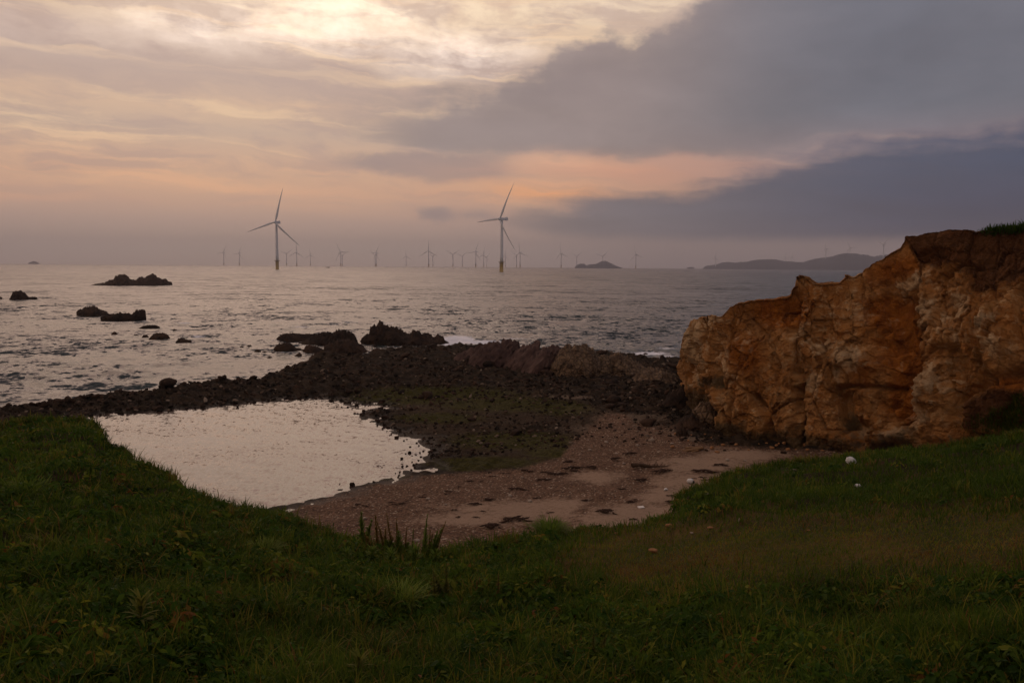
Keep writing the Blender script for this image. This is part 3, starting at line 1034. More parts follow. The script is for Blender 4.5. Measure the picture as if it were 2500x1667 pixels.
    pale = np.maximum.reduce([bl(1230, 930, 110, 75, 15) * 1.2, bl(1140, 1010, 45, 80), bl(1060, 840, 80, 60), bl(960, 1060, 90, 70, 30), bl(1640, 590, 110, 130) * .9, bl(1880, 540, 90, 100), bl(1960, 740, 60, 110, 30),
                              bl(1700, 1080, 170, 170) * .95, bl(1640, 1300, 120, 80, -15), bl(1500, 1420, 170, 50, -20), bl(1330, 1400, 90, 60), bl(230, 850, 70, 230) * 1.0, bl(430, 900, 200, 280) * .42, bl(1300, 700, 900, 300) * .22, bl(330, 690, 120, 40) * .8,
                              bl(1550, 420, 180, 70, -35) * .8, bl(1080, 640, 60, 70) * .8, bl(2150, 720, 130, 50, -40) * .9, bl(2200, 850, 110, 80) * .7, bl(1750, 420, 130, 70) * .6, bl(900, 500, 60, 40) * .6, bl(400, 1210, 60, 50) * .6, bl(880, 760, 30, 200) * .5])
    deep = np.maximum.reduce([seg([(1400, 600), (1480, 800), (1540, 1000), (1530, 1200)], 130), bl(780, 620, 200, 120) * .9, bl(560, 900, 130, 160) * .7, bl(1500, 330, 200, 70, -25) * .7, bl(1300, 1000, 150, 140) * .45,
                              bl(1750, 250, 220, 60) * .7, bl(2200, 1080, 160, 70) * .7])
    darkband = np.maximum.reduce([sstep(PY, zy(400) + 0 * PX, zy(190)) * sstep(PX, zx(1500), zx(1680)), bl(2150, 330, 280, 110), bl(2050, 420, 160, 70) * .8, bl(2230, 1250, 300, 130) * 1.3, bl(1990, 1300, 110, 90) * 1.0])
    algae = np.maximum.reduce([bl(220, 1270, 150, 190), bl(420, 1400, 200, 90) * .9, bl(700, 1440, 250, 70) * .8, bl(1000, 1440, 180, 60) * .6, bl(330, 1080, 110, 60) * .8, bl(1180, 1330, 70, 110) * .8, sstep(Vv + .10 * fbm(Pn * .6, 3), .30, .08) * .85])  # algae tone along the foot; the hollow gets the same dark patch
    cells = 0.55 * gid + 0.45 * hid
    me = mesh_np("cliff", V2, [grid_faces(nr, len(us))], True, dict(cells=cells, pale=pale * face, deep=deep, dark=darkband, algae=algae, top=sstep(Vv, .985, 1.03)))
    m, n = mat("cliff_rock")
    gp = n.n('ShaderNodeNewGeometry').outputs['Position']
    v1 = n.noise(gp, 0.55, 7, 0.62)
    v2 = n.noise(gp, 2.6, 7, 0.66)
    vs = n.noise(n.vm('MULTIPLY', gp, (2.2, 2.2, 0.30)), 1.0, 6, 0.6)
    ce = n.voro(n.vm('ADD', n.vm('SCALE', gp, scale=1.5), n.vm('SCALE', n.noise(gp, 1.2, 4, 0.6, out=1), scale=0.9)), 1.0, 'DISTANCE_TO_EDGE')
    och = n.mix(n.ss(v1, 0.35, 0.66), (0.36, 0.152, 0.042), (0.46, 0.235, 0.085))
    och = n.mix(n.mul(n.ss(v2, 0.50, 0.68), 0.75), och, (0.54, 0.345, 0.17))
    och = n.mix(n.mul(n.ss(vs, 0.50, 0.68), 0.45), och, (0.25, 0.085, 0.018))
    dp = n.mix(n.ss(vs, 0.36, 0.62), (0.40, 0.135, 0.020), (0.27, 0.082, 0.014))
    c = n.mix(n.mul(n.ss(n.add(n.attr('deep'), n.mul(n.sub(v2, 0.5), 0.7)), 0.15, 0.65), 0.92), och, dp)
    cr = n.mix(n.ss(v2, 0.35, 0.65), (0.46, 0.29, 0.145), (0.58, 0.42, 0.25))
    c = n.mix(n.mul(n.ss(n.add(n.attr('pale'), n.add(n.add(n.mul(n.sub(v2, 0.5), 1.2), n.mul(n.sub(n.attr('cells'), 0.5), 0.9)), n.mul(n.sub(v1, 0.5), 0.9))), 0.32, 0.85), 0.80), c, cr)
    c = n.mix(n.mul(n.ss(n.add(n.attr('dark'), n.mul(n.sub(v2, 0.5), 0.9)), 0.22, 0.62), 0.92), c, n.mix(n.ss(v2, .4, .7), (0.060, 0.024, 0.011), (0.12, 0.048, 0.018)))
    c = n.mix(n.mul(n.ss(n.add(n.attr('algae'), n.mul(n.sub(v2, 0.5), 1.0)), 0.30, 0.75), 0.88), c, n.mix(n.ss(v1, .4, .6), (0.040, 0.030, 0.018), (0.075, 0.055, 0.028)))
    c = n.vm('SCALE', c, scale=n.ls(n.attr('cells'), 0.15, 0.85, 0.68, 1.10))
    c = n.mix(n.mul(n.attr('top'), 0.6), c, (0.11, 0.055, 0.024))
    crk = n.mul(n.ss(ce, 0.035, 0.0), n.ss(v1, 0.42, 0.62))
    c = n.mix(n.mul(crk, 0.30), c, (0.12, 0.05, 0.018))
    hb = n.add(n.add(n.mul(v2, 0.20), n.mul(n.ss(ce, 0.0, 0.10), 0.03)), n.mul(n.noise(gp, 9.0, 6, 0.7), 0.10))
    finish(n, c, 0.92, n.bump(hb, 0.9, 1.0), 0.12)
    tag(link("cliff", me, m), "ochre and cream sea cliff with a dark earth top on the right", kind='structure')
    return V2, U, Vv


CLIFF_V, CLIFF_U, CLIFF_S = build_cliff()


# ------------------------------------------------------------------ rocks built from their outline, with their own depth
def mound(name, prof, ybase, zb, depth, label, cat, m, group=None, nx=90, ny=40, amp=0.10, facet=0.18, seed=0, kind=None, asym=0.0, k=1.0, sink=0.4, fine=1.0, dist=None, pw=0.62, shear=0.0):
    """prof: outline of the top as photo pixels, ybase: pixel row of the near waterline, depth: front-to-back size in metres"""
    prof = np.array(prof, float) * k
    ybase = ybase * k
    xm = (prof[0, 0] + prof[-1, 0]) / 2
    c0 = at(xm, ybase, zb) if dist is None else at_r(xm, ybase, dist) * np.array([1, 1, 0]) + np.array([0, 0, zb])
    D = math.hypot(c0[0], c0[1])
    fw = np.array([c0[0], c0[1]]) / D
    rt = np.array([fw[1], -fw[0]])
    mid = D + depth / 2
    am = math.atan2(c0[0], c0[1])
    sx = np.array([mid * math.tan(math.atan2(*ray(x, y)[:2]) - am) for x, y in prof])
    hor = (at(xm, ybase, -1e-3)[2] * 0)
    # outline height at the rock's middle distance
    zt = np.array([at_r(x, y, math.hypot(mid, sx_))[2] for (x, y), sx_ in zip(prof, sx)]) - zb
    zt = np.maximum(zt, 0.0)
    W0, W1 = sx[0], sx[-1]
    s = np.linspace(0, 1, nx)
    X = W0 + (W1 - W0) * s
    H = np.interp(X, sx, zt)
    t = np.linspace(-1, 1, ny)
    Wd = depth / 2 * (np.clip(np.sin(np.pi * s), 0, 1) ** 0.45 * 0.85 + 0.15)
    Xg = np.broadcast_to(X, (ny, nx))
    Tg = np.broadcast_to(t[:, None], (ny, nx))
    sh = np.clip(1 - np.abs(Tg - asym * (1 - np.abs(Tg))) ** 2.4, 0, 1) ** pw
    Hm = max(zt.max(), 0.3)
    Yg = Tg * Wd[None]
    Z = (H[None] + sink) * sh - sink
    Xq = Xg + shear * Z
    P = np.stack([Xq.ravel(), Yg.ravel(), Z.ravel()], 1)
    q = P / max(Hm, .5) * 1.2 * fine + seed * 7.7
    f1, f2, cid = worley(q * 1.3)
    a = Hm * (facet * (np.clip((f2 - f1) * 2.2, 0, 1) - 0.6) + amp * fbm(q * 2.0, 4) + facet * 0.7 * (cid - .5))
    e1, e2, eid = worley(q * 3.2 + 0.3 * fbm(q * 2, 2)[:, None])
    a = a + (min(Hm, 1.4) if Hm < 30 else 0.05 * Hm) * (1 if facet > .1 else .45) * (0.13 * np.clip((e2 - e1) * 2.5, 0, 1) + 0.10 * (eid - .5) - .09)
    edge = np.minimum(1, np.minimum(s, 1 - s) * 8)[None] * np.ones((ny, 1))
    P[:, 2] += (a * np.clip(Z.ravel() / Hm + 0.25, 0, 1) * edge.ravel())
    P[:, 1] += a * 0.8 * edge.ravel()
    P[:, 0] += Hm * amp * 0.6 * fbm(q * 2.0 + 31, 3)
    cx, cy = fw * mid
    Q = np.empty_like(P)
    Q[:, 0] = P[:, 0] * rt[0] + P[:, 1] * fw[0]
    Q[:, 1] = P[:, 0] * rt[1] + P[:, 1] * fw[1]
    Q[:, 2] = P[:, 2]
    me = mesh_np(name, Q, [grid_faces(ny, nx)], True)
    o = link(name, me, m, loc=(cx, cy, zb))
    tag(o, label, cat, group, kind)
    return o


def zl(pts, s, ox, oy):
    return [(ox + x / s, oy + y / s) for x, y in pts]


Z3 = lambda pts: zl(pts, 3.136, 0, 600)
Z4 = lambda pts: zl(pts, 3.618, 600, 750)
Z5 = lambda pts: zl(pts, 3.618, 1100, 780)
SR = "dark rocks standing in the sea"
mound("sea_rock", Z3([(695, 303), (740, 290), (800, 285), (835, 265), (870, 262), (885, 232), (965, 228), (1000, 258), (1045, 262), (1065, 240), (1110, 245), (1130, 232), (1165, 219), (1195, 226), (1210, 248), (1255, 258), (1275, 252), (1285, 272), (1312, 275), (1318, 288)]),
      600 + 305 / 3.136, 0, 22, "long dark rock islet with two humps, farthest out at sea", "rock", m_rock, SR, nx=160, seed=1, fine=1.6)
mound("sea_rock", Z3([(70, 412), (85, 385), (98, 352), (125, 343), (165, 350), (195, 368), (215, 388), (235, 395), (262, 388), (284, 396), (286, 408)]), 600 + 415 / 3.136, 0, 7, "dark pointed sea rock nearest the left edge of the view", "rock", m_rock, SR, seed=2, fine=1.3)
mound("sea_rock", Z3([(-30, 405), (-15, 392), (5, 388), (16, 396), (20, 405)]), 600 + 410 / 3.136, 0, 3, "small dark rock cut by the left edge, beside the pointed one", "rock", m_rock, SR, nx=40, ny=24, seed=3)
mound("sea_rock", Z3([(585, 507), (600, 490), (632, 488), (655, 472), (690, 470), (715, 463), (745, 470), (765, 492), (800, 498), (820, 510), (850, 530)]), 600 + 541 / 3.136, 0, 7, "low dark sea rock whose right end runs behind the square-ended one", "rock", m_rock, SR, nx=110, seed=4, fine=1.6)
mound("sea_rock", Z3([(770, 545), (800, 532), (835, 528), (860, 522), (910, 515), (960, 515), (1000, 525), (1030, 515), (1045, 493), (1110, 491), (1116, 520), (1119, 560)]),
      600 + 578 / 3.136, 0, 5, "low sea rock rising to a square block at its right end", "rock", m_rock, SR, nx=110, seed=65, fine=1.8)
mound("sea_rock", Z3([(1065, 630), (1090, 616), (1130, 608), (1190, 608), (1222, 618), (1226, 624)]), 600 + 632 / 3.136, 0, 3, "flat wave-washed rock just behind the square-ended one", "rock", m_rock, SR, nx=60, ny=30, seed=5)
mound("sea_rock", Z3([(1138, 712), (1160, 690), (1185, 678), (1200, 667), (1250, 668), (1280, 675), (1300, 700), (1304, 712)]), 600 + 717 / 3.136, 0, 3.2, "rounded dark rock, biggest of the small cluster in the foam", "rock", m_rock, SR, nx=60, ny=34, seed=6)
mound("sea_rock", Z3([(1085, 698), (1100, 680), (1125, 678), (1140, 698)]), 600 + 702 / 3.136, 0, 1.6, "small dark rock touching the left of the rounded one", "rock", m_rock, SR, nx=36, ny=24, seed=7)
mound("sea_rock", Z3([(1345, 738), (1362, 715), (1388, 702), (1415, 712), (1445, 720), (1462, 722), (1466, 732)]), 600 + 740 / 3.136, 0, 2.6, "low wedge rock nearest the viewer in the small cluster", "rock", m_rock, SR, nx=60, ny=34, seed=8)
mound("sea_rock", Z3([(1013, 688), (1030, 678), (1050, 678), (1062, 688)]), 600 + 690 / 3.136, 0, 1.2, "tiny rock awash just left of the small cluster", "rock", m_rock, SR, nx=30, ny=20, seed=9)
mound("sea_rock", Z3([(848, 680), (862, 664), (880, 656), (895, 668), (908, 680)]), 600 + 682 / 3.136, 0, 1.6, "tiny peaked rock alone, left of the small cluster", "rock", m_rock, SR, nx=36, ny=24, seed=10)
mound("sea_rock", Z3([(1312, 648), (1330, 636), (1350, 640), (1358, 649)]), 600 + 650 / 3.136, 0, 1.2, "tiny rock behind the rounded one, by a foam streak", "rock", m_rock, SR, nx=30, ny=20, seed=11)
mound("sea_rock", Z3([(1205, 303), (1225, 297), (1250, 300), (1256, 305)]), 600 + 306 / 3.136, 0, 2, "tiny low rock in front of the far islet's right end", "rock", m_rock, SR, nx=30, ny=20, seed=12)
i_ = 20
for (x0, x1, yt, yb, lab) in ((1830, 1878, 767, 777, "sliver of dark rock awash left of the headland rocks"), (1885, 1932, 757, 773, "small peaked rock awash beside the sliver"),
                              (1945, 2002, 793, 815, "dark rock lump at the left of a broken line of four"), (2000, 2050, 805, 820, "second dark lump of the broken line of four"), (2075, 2115, 810, 823, "third dark lump of the broken line of four"),
                              (2117, 2138, 814, 824, "smallest lump ending the broken line of four"), (2040, 2090, 846, 860, "flat rock alone just below the broken line")):
    mound("sea_rock", Z3([(x0, yb - 3), (x0 + (x1 - x0) * .25, yt + 3), (x0 + (x1 - x0) * .55, yt), (x0 + (x1 - x0) * .8, yt + 5), (x1, yb - 3)]), 600 + yb / 3.136, 0, 1.3, lab, "rock", m_rock, SR, nx=36, ny=24, seed=i_)
    i_ += 1
HR = "dark rock reefs off the point"
mound("reef", Z4([(262, 285), (285, 262), (320, 240), (380, 234), (440, 236), (520, 240), (600, 236), (660, 245), (700, 265), (740, 290)]), 750 + 303 / 3.618, 0, 7,
      "low dark reef, outer left one of the group off the point", "reef", m_rock, HR, nx=130, ny=50, seed=31, fine=1.8)
mound("reef", Z4([(465, 325), (520, 300), (560, 270), (610, 255), (650, 240), (690, 226), (740, 222), (770, 235), (800, 208), (850, 205), (900, 215), (960, 240), (985, 290), (990, 318)]), 750 + 340 / 3.618, 0, 9,
      "broad dark reef in the middle of the group off the point", "reef", m_rock, HR, nx=150, ny=60, seed=66, fine=2.0)
mound("reef", Z4([(690, 345), (740, 315), (820, 290), (900, 280), (960, 300), (1000, 320), (1040, 350), (1075, 385), (1095, 408)]), 750 + 415 / 3.618, 0, 6, "domed dark rock in front of the broad middle reef", "reef", m_rock, HR, nx=80, seed=32, fine=1.6)
mound("reef", Z4([(245, 365), (270, 335), (330, 318), (400, 320), (430, 350), (490, 370), (520, 385)]), 750 + 395 / 3.618, 0, 4, "low dark rock below the outer left reef", "reef", m_rock, HR, nx=70, seed=33, fine=1.5)
mound("reef", Z4([(500, 385), (530, 345), (570, 335), (620, 350), (660, 365), (700, 378), (722, 395)]), 750 + 405 / 3.618, 0, 3.4, "dark rock between the low end rock and the dome", "reef", m_rock, HR, nx=60, seed=34, fine=1.5)
mound("reef", Z4([(430, 430), (460, 405), (480, 398), (500, 425)]), 750 + 433 / 3.618, 0, 1.6, "small dark rock nearest the viewer before the reef", "reef", m_rock, HR, nx=36, ny=24, seed=35)
mound("reef", Z4([(1020, 275), (1050, 250), (1090, 235), (1100, 180), (1130, 160), (1165, 175), (1180, 148), (1212, 143), (1222, 175), (1280, 185), (1320, 175), (1370, 215), (1430, 240), (1455, 230), (1480, 205), (1520, 212), (1550, 240), (1590, 240), (1640, 255), (1660, 270), (1700, 248), (1745, 250),
                  (1755, 290), (1790, 330)]), 750 + 340 / 3.618, 0, 9, "tall jagged dark reef, rightmost of the group off the point", "reef", m_rock, HR, nx=170, ny=60, seed=36, fine=2.2, facet=.2)
for (x0, x1, yt, yb, lab) in ((1008, 1042, 282, 306, "pointed stone standing in the channel between the reefs"), (1058, 1104, 282, 306, "flat stone in the channel beside the jagged reef"), (1115, 1165, 330, 352, "low stone at the middle of the channel"),
                              (1245, 1295, 318, 345, "stone against the foot of the jagged reef"), (1545, 1590, 335, 350, "stone awash at the right end of the channel")):
    mound("channel_stone", Z4([(x0, yb - 4), (x0 + (x1 - x0) * .3, yt + 4), (x0 + (x1 - x0) * .55, yt), (x1 - 8, yb - 10), (x1, yb - 3)]), 750 + yb / 3.618, 0, 1.3, lab, "rock", m_rock, "stones in the channel", nx=36, ny=24, seed=i_)
    i_ += 1
mound("shore_outcrop", Z4([(510, 490), (550, 470), (570, 440), (610, 412), (640, 402), (700, 415), (760, 435), (830, 440), (870, 430), (920, 440), (965, 462)]), 750 + 500 / 3.618, 0.1, 5, "dark outcrop at the tip of the rubble point", "rock", m_rock, "rock outcrops of the point", nx=120, seed=40, fine=1.8)
mound("shore_outcrop", Z4([(1095, 400), (1120, 370), (1160, 362), (1210, 380), (1240, 395)]), 750 + 415 / 3.618, 0.1, 3, "dark hump on the near bank of the channel", "rock", m_rock, "rock outcrops of the point", nx=60, seed=41)
mound("shore_outcrop", Z4([(1235, 390), (1245, 360), (1280, 354), (1310, 365), (1315, 395)]), 750 + 410 / 3.618, 0.1, 2.2, "squarish dark block on the near bank of the channel", "rock", m_rock, "rock outcrops of the point", nx=60, seed=42)
mound("shore_outcrop", Z4([(1335, 395), (1360, 368), (1450, 372), (1500, 362), (1530, 358), (1570, 372), (1620, 385), (1680, 390)]), 750 + 420 / 3.618, 0.2, 3.5, "low jagged dark ledge right of the squarish block", "rock", m_rock, "rock outcrops of the point", nx=90, seed=43, fine=1.6)
RG = "slabs of the rock ridge across the point"
mound("ridge_rock", [(1096, 872), (1112, 856), (1130, 850), (1144, 843), (1165, 851), (1180, 866)], 905, .5, 4.5, "brown hump starting the ridge on its seaward left", "rock", m_slab, RG, seed=50, fine=1.5, shear=.5)
mound("ridge_rock", [(1136, 872), (1160, 843), (1190, 838), (1215, 835), (1243, 829), (1252, 850), (1262, 870)], 918, .6, 6, "leaning reddish slab, first of the tall pair on the ridge", "rock", m_slab, RG, nx=110, seed=51, fine=2.2, facet=.12, shear=.30, asym=.3)
mound("ridge_rock", [(1222, 878), (1250, 850), (1264, 842), (1280, 831), (1291, 831), (1296, 852), (1310, 872)], 925, .6, 5, "sharp leaning reddish slab, second of the tall pair on the ridge", "rock", m_slab, RG, nx=100, seed=52, fine=2.2, facet=.12, shear=.32, asym=.3)
mound("ridge_rock", [(1262, 882), (1285, 856), (1297, 844), (1315, 847), (1332, 848), (1346, 866)], 935, .6, 5.5, "purplish slab face right of the tall pair", "rock", m_slab, RG, nx=100, seed=53, fine=2.2, facet=.12, shear=.5)
mound("ridge_rock", [(1315, 880), (1335, 850), (1352, 851), (1364, 860), (1375, 878)], 930, .6, 4.5, "small broken slab in the dip of the ridge", "rock", m_slab, RG, seed=54, fine=1.6, shear=.4)
mound("ridge_rock", [(1340, 895), (1362, 862), (1384, 850), (1404, 845), (1430, 848), (1448, 856), (1465, 872), (1476, 892)], 945, .6, 7, "broad brown dome in the middle of the ridge", "rock", m_tanrock, RG, nx=120, seed=55, fine=1.8)
mound("ridge_rock", [(1420, 905), (1445, 880), (1465, 869), (1486, 872), (1498, 885), (1506, 905)], 940, .6, 5, "tan blocky rock right of the broad dome", "rock", m_tanrock, RG, seed=56, fine=1.6)
mound("ridge_rock", [(1482, 905), (1489, 868), (1510, 866), (1531, 875), (1552, 887), (1572, 898), (1600, 912)], 942, .6, 6, "tan wedge sloping down from the ridge towards the cliff", "rock", m_tanrock, RG, nx=110, seed=57, fine=1.8)
mound("ridge_rock", [(1540, 925), (1570, 905), (1610, 900), (1650, 918), (1675, 940)], 965, .6, 7, "low brown spur joining the ridge to the cliff foot", "rock", m_tanrock, RG, nx=110, seed=58, fine=2.0)
mound("ridge_rock", [(1592, 908), (1600, 893), (1616, 884), (1640, 881), (1664, 887), (1680, 905)], 922, .2, 4.5, "dark rounded boulder touching the cliff's seaward corner", "boulder", m_rock, "boulders at the cliff's corner", seed=59, fine=1.0)
mound("ridge_rock", [(1575, 895), (1585, 890), (1597, 891), (1602, 898)], 901, .1, 2, "small dark stone left of the rounded corner boulder", "boulder", m_rock, "boulders at the cliff's corner", nx=36, ny=24, seed=60)
mound("sea_rock", Z5([(1550, 312), (1575, 298), (1620, 296), (1645, 310)]), 780 + 314 / 3.618, 0, 1.8, "flat dark rock in the surf left of the cliff", "rock", m_rock, SR, nx=40, ny=24, seed=61)
mound("sea_rock", Z5([(1700, 305), (1715, 293), (1735, 296), (1742, 306)]), 780 + 307 / 3.618, 0, 1.2, "small stone in the surf nearest the cliff edge", "rock", m_rock, SR, nx=30, ny=20, seed=62)
mound("sea_rock", Z5([(1705, 320), (1725, 312), (1750, 320)]), 780 + 322 / 3.618, 0, 1.0, "thin stone in the surf below the small one by the cliff", "rock", m_rock, SR, nx=30, ny=20, seed=63)
mound("sea_rock", Z5([(1718, 385), (1735, 371), (1765, 370), (1786, 385)]), 780 + 390 / 3.618, 0, 1.6, "stone at the tide line above the corner boulder", "rock", m_rock, SR, nx=36, ny=24, seed=64)
# lumps at the foot of the cliff
CF = "dark rocks at the foot of the cliff"
for (pr, yb, d, lab, mm) in (([(1615, 985), (1640, 955), (1665, 945), (1700, 960), (1725, 1000)], 1012, 3.5, "dark weedy rock under the cliff's seaward corner", m_rock),
                             ([(1640, 1050), (1655, 1030), (1690, 1010), (1720, 1030), (1740, 1068)], 1072, 2.5, "dark rock at the first bend of the cliff foot", m_rock),
                             ([(1636, 1078), (1645, 1060), (1660, 1048), (1674, 1052), (1690, 1076)], 1086, 1.4, "dark weed-covered block standing alone before the cliff foot", m_rock),
                             ([(1690, 1000), (1715, 975), (1745, 985), (1765, 1030), (1770, 1050)], 1066, 2.2, "brown shoulder of rock against the cliff base", m_tanrock),
                             ([(2100, 1098), (2135, 1074), (2190, 1052), (2240, 1040), (2270, 1060), (2290, 1090)], 1100, 2.5, "cream slab of rock sloping into the grass below the cliff", None),
                             ([(1748, 1090), (1752, 1077), (1772, 1076), (1790, 1086), (1794, 1094)], 1095, .8, "pale boulder lying on the sand at the cliff foot", None)):
    if mm is None:
        mm, n = mat("pale_stone")
        gp = n.n('ShaderNodeNewGeometry').outputs['Position']
        v = n.noise(gp, 3.0, 6, 0.6)
        finish(n, n.mix(n.ss(v, .35, .65), (0.30, 0.19, 0.10), (0.46, 0.35, 0.23)), .9, n.bump(v, .7, .12), .15)
    mound("cliff_foot_rock", pr, yb, .95, d, lab, "boulder" if "boulder" in lab else "rock", mm, CF, nx=70, ny=40, seed=i_, fine=1.4)
    i_ += 1


# ------------------------------------------------------------------ boulders and rubble
def rock_mesh(name, seed, sub=3, flat=0.75):
    bm = bmesh.new()
    bmesh.ops.create_icosphere(bm, subdivisions=sub, radius=0.5)
    P = np.array([v.co[:] for v in bm.verts])
    rg = np.random.default_rng(seed)
    for _ in range(9):                       # broken faces
        nrm = rg.normal(size=3)
        nrm /= np.linalg.norm(nrm)
        d = P @ nrm
        lim = rg.uniform(0.27, 0.42)
        P = P - np.where(d > lim, (d - lim) * 0.85, 0)[:, None] * nrm
    P *= 1 + 0.16 * fbm(P * 2.2 + seed, 3)[:, None]
    P *= np.array([1, rg.uniform(.65, .9), rg.uniform(.5, flat)])
    for v, p in zip(bm.verts, P):
        v.co = p
    me = bm_mesh(name, bm, smooth=(sub >= 3))
    me.materials.append(m_rock)
    return me


ROCKS = [rock_mesh("boulder", s) for s in range(10)]
LOWROCKS = []
for s in range(8):
    me_ = rock_mesh("rubble_piece", 40 + s, 1)
    LOWROCKS.append((np.array([v.co[:] for v in me_.vertices]), np.array([p.vertices[:] for p in me_.polygons])))
    bpy.data.meshes.remove(me_)


def rubble_zone(n_, r0, r1):
    """random points of the rubble shore"""
    a = rng.uniform(R(-36), R(18), n_ * 4)
    d = 1 / rng.uniform(1 / r1, 1 / r0, n_ * 4)
    x, y = d * np.sin(a), d * np.cos(a)
    z = shore_z(x, y)
    px, py = project(v3(x, y, z))
    land = poly_sd(x, y, LAND)
    pool = -poly_sd(x, y, POOL)
    alg = shore_masks(px, py)[2]
    ok = (land > 0.1) & (pool > 0.2) & (rng.random(len(x)) < np.clip(rubble_mask(px, py) + 0.16 * blob(px, py, [(1450, 985, 130, 60)]), 0, 1)) & ((rubble_mask(px, py) > .5) | (blob(px, py, [(1450, 985, 130, 60)]) > .3)) & (z > 0.0) & (py > 780) & (py < 1120) & (px > -60) & (px < 1760) & (rng.random(len(x)) > np.maximum(alg * 0.75, 0.7 * blob(px, py, FLAT)))
    i = np.nonzero(ok)[0][:n_]
    return x[i], y[i], z[i], d[i]


bx_, by_, bz_, bd_ = rubble_zone(300, 46, 112)
# many of the largest sit along the crest of the causeway
crest = np.array(SEA_EDGE[1:9])
cl = np.concatenate([[0], np.cumsum(np.linalg.norm(np.diff(crest, axis=0), axis=1))])
nb = 0
for i in range(len(bx_)):
    s_ = 0.38 + 1.35 * rng.random() ** 3.2
    x, y = bx_[i], by_[i]
    if i % 3 == 0:
        u = rng.uniform(0, cl[-1])
        x = np.interp(u, cl, crest[:, 0]); y = np.interp(u, cl, crest[:, 1])
        r_ = math.hypot(x, y)
        q = 1 - rng.uniform(0.4, 3.2) / r_
        x, y = x * q, y * q
        s_ = 0.32 + 0.55 * rng.random() ** 2.0
    z = shore_z(np.array([x]), np.array([y]))[0]
    o = bpy.data.objects.new("boulder", ROCKS[i % 10])
    COL.objects.link(o)
    o.location = (x, y, z + 0.10 * s_)
    o.rotation_euler = (rng.normal(0, .25), rng.normal(0, .25), rng.uniform(0, 6.28))
    o.scale = (s_, s_ * rng.uniform(.8, 1.15), s_ * rng.uniform(.6, .9))
    tag(o, "dark weathered boulder lying loose in the rubble between the sea and the pool", "boulder", "loose boulders of the rubble shore")
    nb += 1

MR = Mer()
x, y, z, d = rubble_zone(9000, 44, 112)
for i in range(len(x)):
    P, T = LOWROCKS[i % 8]
    s_ = 0.14 + 0.46 * rng.random() ** 2.5
    if d[i] < 58: s_ *= 0.7
    th = rng.uniform(0, 6.28)
    c, s = math.cos(th), math.sin(th)
    tl = rng.normal(0, .35)
    Q = P * s_
    Q = np.stack([Q[:, 0] * c - Q[:, 1] * s, Q[:, 0] * s + Q[:, 1] * c, Q[:, 2] + tl * Q[:, 0]], 1) + np.array([x[i], y[i], z[i] + .05 * s_])
    MR.add(Q, t=T, a=rng.random())
m_rubble, n = mat("rubble_stone")
gp = n.n('ShaderNodeNewGeometry').outputs['Position']
v2 = n.noise(gp, 7.0, 4, 0.6)
c = n.ramp(n.attr('tint'), [(0, (0.014, 0.011, 0.009)), (.5, (0.032, 0.022, 0.016)), (.8, (0.065, 0.038, 0.026)), (.93, (0.11, 0.075, 0.052)), (1, (0.26, 0.20, 0.15))])
finish(n, n.vm('SCALE', c, scale=n.ls(v2, .3, .7, .75, 1.25)), .95, n.bump(v2, .6, .08), .06)
tag(link("rubble", MR.mesh("rubble"), m_rubble), "countless small dark stones covering the shore", kind='stuff')

# stones standing in the pool's edge (zoom of the photograph: origin 700,950, scale 2.352)
for q, (zx_, zy_, sz) in enumerate([(255, 62, 13), (237, 92, 4), (285, 98, 4), (315, 100, 5), (350, 98, 8), (410, 100, 6), (390, 135, 9), (408, 137, 8), (425, 145, 6), (450, 170, 5), (630, 270, 13), (672, 292, 7), (708, 327, 7), (705, 358, 12), (682, 367, 6),
                                (660, 393, 10), (690, 435, 8), (665, 438, 8), (730, 430, 10), (715, 460, 7), (700, 468, 6), (735, 447, 9), (645, 490, 7), (305, 540, 4), (755, 405, 7), (770, 385, 8), (740, 372, 6), (785, 350, 7), (720, 415, 6),
                                (550, 222, 5), (575, 238, 5), (600, 255, 6), (520, 205, 5), (760, 320, 6), (745, 305, 7), (480, 185, 5), (690, 285, 6), (650, 470, 6), (625, 480, 5), (745, 425, 7), (765, 360, 7), (720, 380, 5), (590, 262, 4), (470, 95, 5), (375, 110, 4), (640, 500, 8), (600, 508, 8), (560, 515, 8), (500, 528, 9), (470, 538, 8)]):
    w = at(700 + zx_ / 2.352, 950 + zy_ / 2.352 + sz * .3, POOL_Z)
    D = math.hypot(w[0], w[1])
    s_ = sz * 2.0 / 2.352 / F * D * 1.15
    o = bpy.data.objects.new("pool_stone", ROCKS[q % 10])
    COL.objects.link(o)
    o.location = (w[0], w[1], POOL_Z + .10 * s_)
    o.rotation_euler = (0, 0, q * 1.3)
    o.scale = (s_, s_, s_ * 1.05)
    if sz >= 13:
        tag(o, ["dark stone standing alone in the pool's far right corner", "dark stone off the spit's outer edge, bigger than those around it"][q > 5], "stone", "stones in the pool's edge")
    else:
        tag(o, "small dark stone in the shallow edge of the pool beside the spit", "stone", "stones in the pool's edge")
w = at(700 + 378 / 2.352, 950 + 552 / 2.352, POOL_Z)
o = bpy.data.objects.new("pool_stone", ROCKS[3])
COL.objects.link(o)
o.location = (w[0], w[1], POOL_Z + .06); o.scale = (.30, .30, .36)
tag(o, "dark upright stone alone by the pebble beach end of the pool", "stone", "stones in the pool's edge")
w = at(580, 994, POOL_Z)
o = bpy.data.objects.new("pool_stone", ROCKS[5])
COL.objects.link(o)
o.location = (w[0], w[1], POOL_Z + .05); o.scale = (.3, .3, .3)
tag(o, "dark stone alone in the water below the causeway", "stone", "stones in the pool's edge")


